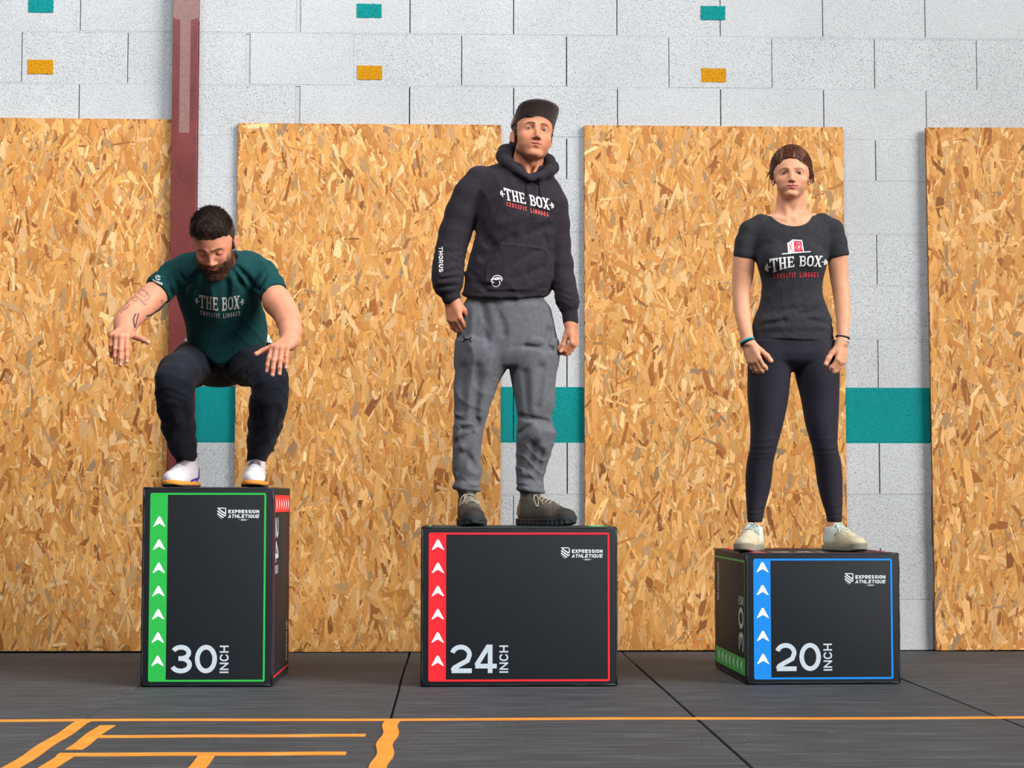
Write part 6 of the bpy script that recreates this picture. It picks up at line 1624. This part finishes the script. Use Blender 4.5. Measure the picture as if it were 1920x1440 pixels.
    cand = np.stack([r.uniform(-.066, .066, 9000), r.uniform(-.11, .02, 9000), r.uniform(-.122, -.030, 9000)], 1)
    W = np.array([head.world(a) for a in cand]).astype(f32)
    for _ in range(6):
        v = head.sdf(W); e = .002; g = np.stack([head.sdf(W + np.array(k, f32)*e) - v for k in np.eye(3)], 1)/e; g /= np.linalg.norm(g, axis=1)[:, None] + 1e-6; W = W - g*v[:, None]
    q = head.loc(W); ax = np.abs(q[:, 0])
    low = (q[:, 2] < -.045 + .0*ax) | ((ax > .046) & (q[:, 2] < -.005)); mo = ~((ax < .025) & (np.abs(q[:, 2] + .0595) < .0095)) & ~((ax < .016) & (q[:, 2] > -.046)); ok = low & mo & (q[:, 2] > -.128) & (q[:, 1] < .004) & (np.abs(v) < .004)
    dirs = (np.stack([q[:, 0]*3, -.25 + 0*ax, -1 + 0*ax], 1) + r.normal(0, .30, q.shape)) @ head.R.T + g*.9
    ln = r.uniform(.006, .012, len(W))*(1 + .8*sstep(-.085, -.105, q[:, 2]))
    o = hair_tufts('beard', W[ok], dirs[ok], ln[ok], .0007, M_BRD, root, None, 4); o['kind'] = 'stuff'
    # chest print following the hollow of the chest
    M_PW = plain('grey_white_shirt_print', srgb(186, 184, 182), .7, .2)
    V, Fc, Wt = slab_the_box()
    def warp(x, y):
        u = x/Wt*2 - 1; sag = 5.5*(1 - abs(u)**1.4)
        top = 553.0 + sag + u*.8; bot = 577.5 + sag*1.0 + u*1.0
        return (373.5 + (x/Wt)*76, bot + (top - bot)*y)
    printed('print_lettering', V, Fc, M_PW, root, shirt, warp, -1.95, -1.3)
    V, Fc, Wt = text_mesh('CROSSFIT LIMOGES', 1.0, .46, .17, .30, 0, .75, .12)
    printed('print_subtitle', V, Fc, M_PW, root, shirt, lambda x, y: (376 + x/Wt*74, 589.5 + 6.5*(1 - abs(x/Wt*2 - 1)**1.5) + 1.5*(x/Wt) - 8.2*y), -1.95, -1.3)
    # small sleeve print
    V, Fc = [], []
    for p, tt in ((arc(0, 0, 5.0, 4.2, 20, 330, 14), 1.4), (arc(0, 0, 2.0, 1.8, 180, 420, 8), 1.2)):
        v, f = ribbon(p, tt, False, 2); o_ = len(V); V += [(296.5 + a[0]*.9 - a[1]*.2, 520.5 + a[1]*.9 + a[0]*.3) for a in v]; Fc += [tuple(i + o_ for i in k) for k in f]
    v, f, wt = text_mesh('THORUS', 1.0, .7, .24, .16, 0, .4, .2); o_ = len(V)
    V += [(285 + a[0]/wt*19 + a[1]*1.2, 523.5 + a[0]/wt*7 + 0 + (1 - a[1])*4.4) for a in v]; Fc += [tuple(i + o_ for i in k) for k in f]
    P = project(shirt, V, -1.95, -1.3, .0015); mesh_obj('print_sleeve', P, Fc, plain('white_sleeve_print', srgb(216, 220, 220), .7, .2), root)
    # white trainers with gum soles
    cw = np.array(srgb(214, 208, 214)[:3]); cgum = np.array(srgb(214, 138, 52)[:3]); cpur = np.array(srgb(70, 48, 150)[:3]); cdk = np.array(srgb(96, 84, 92)[:3])
    def mk(sg):
        def ucol(q):
            c = np.tile(cw, (len(q), 1)); knit = .5 + .5*np.sin(q[:, 1]*900)*np.sin(q[:, 0]*700)
            c = col_mix(c, cdk, .35*knit*sstep(.03, .05, q[:, 2])); c = col_mix(c, np.array(srgb(232, 228, 232)[:3]), sstep(-.19, -.21, q[:, 1])*.8)
            h_ = sstep(.026, .030, sg*q[:, 0])*np.maximum(sstep(.011, .007, np.abs(q[:, 1] + .050 - .25*(q[:, 2] - .03)))*sstep(.085, .075, q[:, 2]), sstep(-.13, -.115, q[:, 1])*sstep(.007, .004, np.abs(q[:, 2] - .030 - .15*(q[:, 1] + .08)))); return col_mix(c, cpur, h_)
        return ucol
    def scol(q): c = np.tile(cgum, (len(q), 1)); return col_mix(c, np.array(srgb(74, 50, 44)[:3]), sstep(.012, .006, q[:, 2]))
    for px, py, ang, sg in ((356, 885, -14, 1), (481, 882, 2, -1)):
        ank = at(px, py, -1.33); a = math.radians(ang); hl = np.array([ank[0], ank[1]]) - np.array([math.sin(a), -math.cos(a)])*.050
        up, W_, fn = shoe(root, ang, hl, 0.7640, .272, None, mk(sg), scol, 0, .012, 0, 1.0, .020, .006)
        shoe_laces(up, W_, fn, M_LACE_DARK, .0014, 5, 0.0)
    settle(root)
build_squat_man()
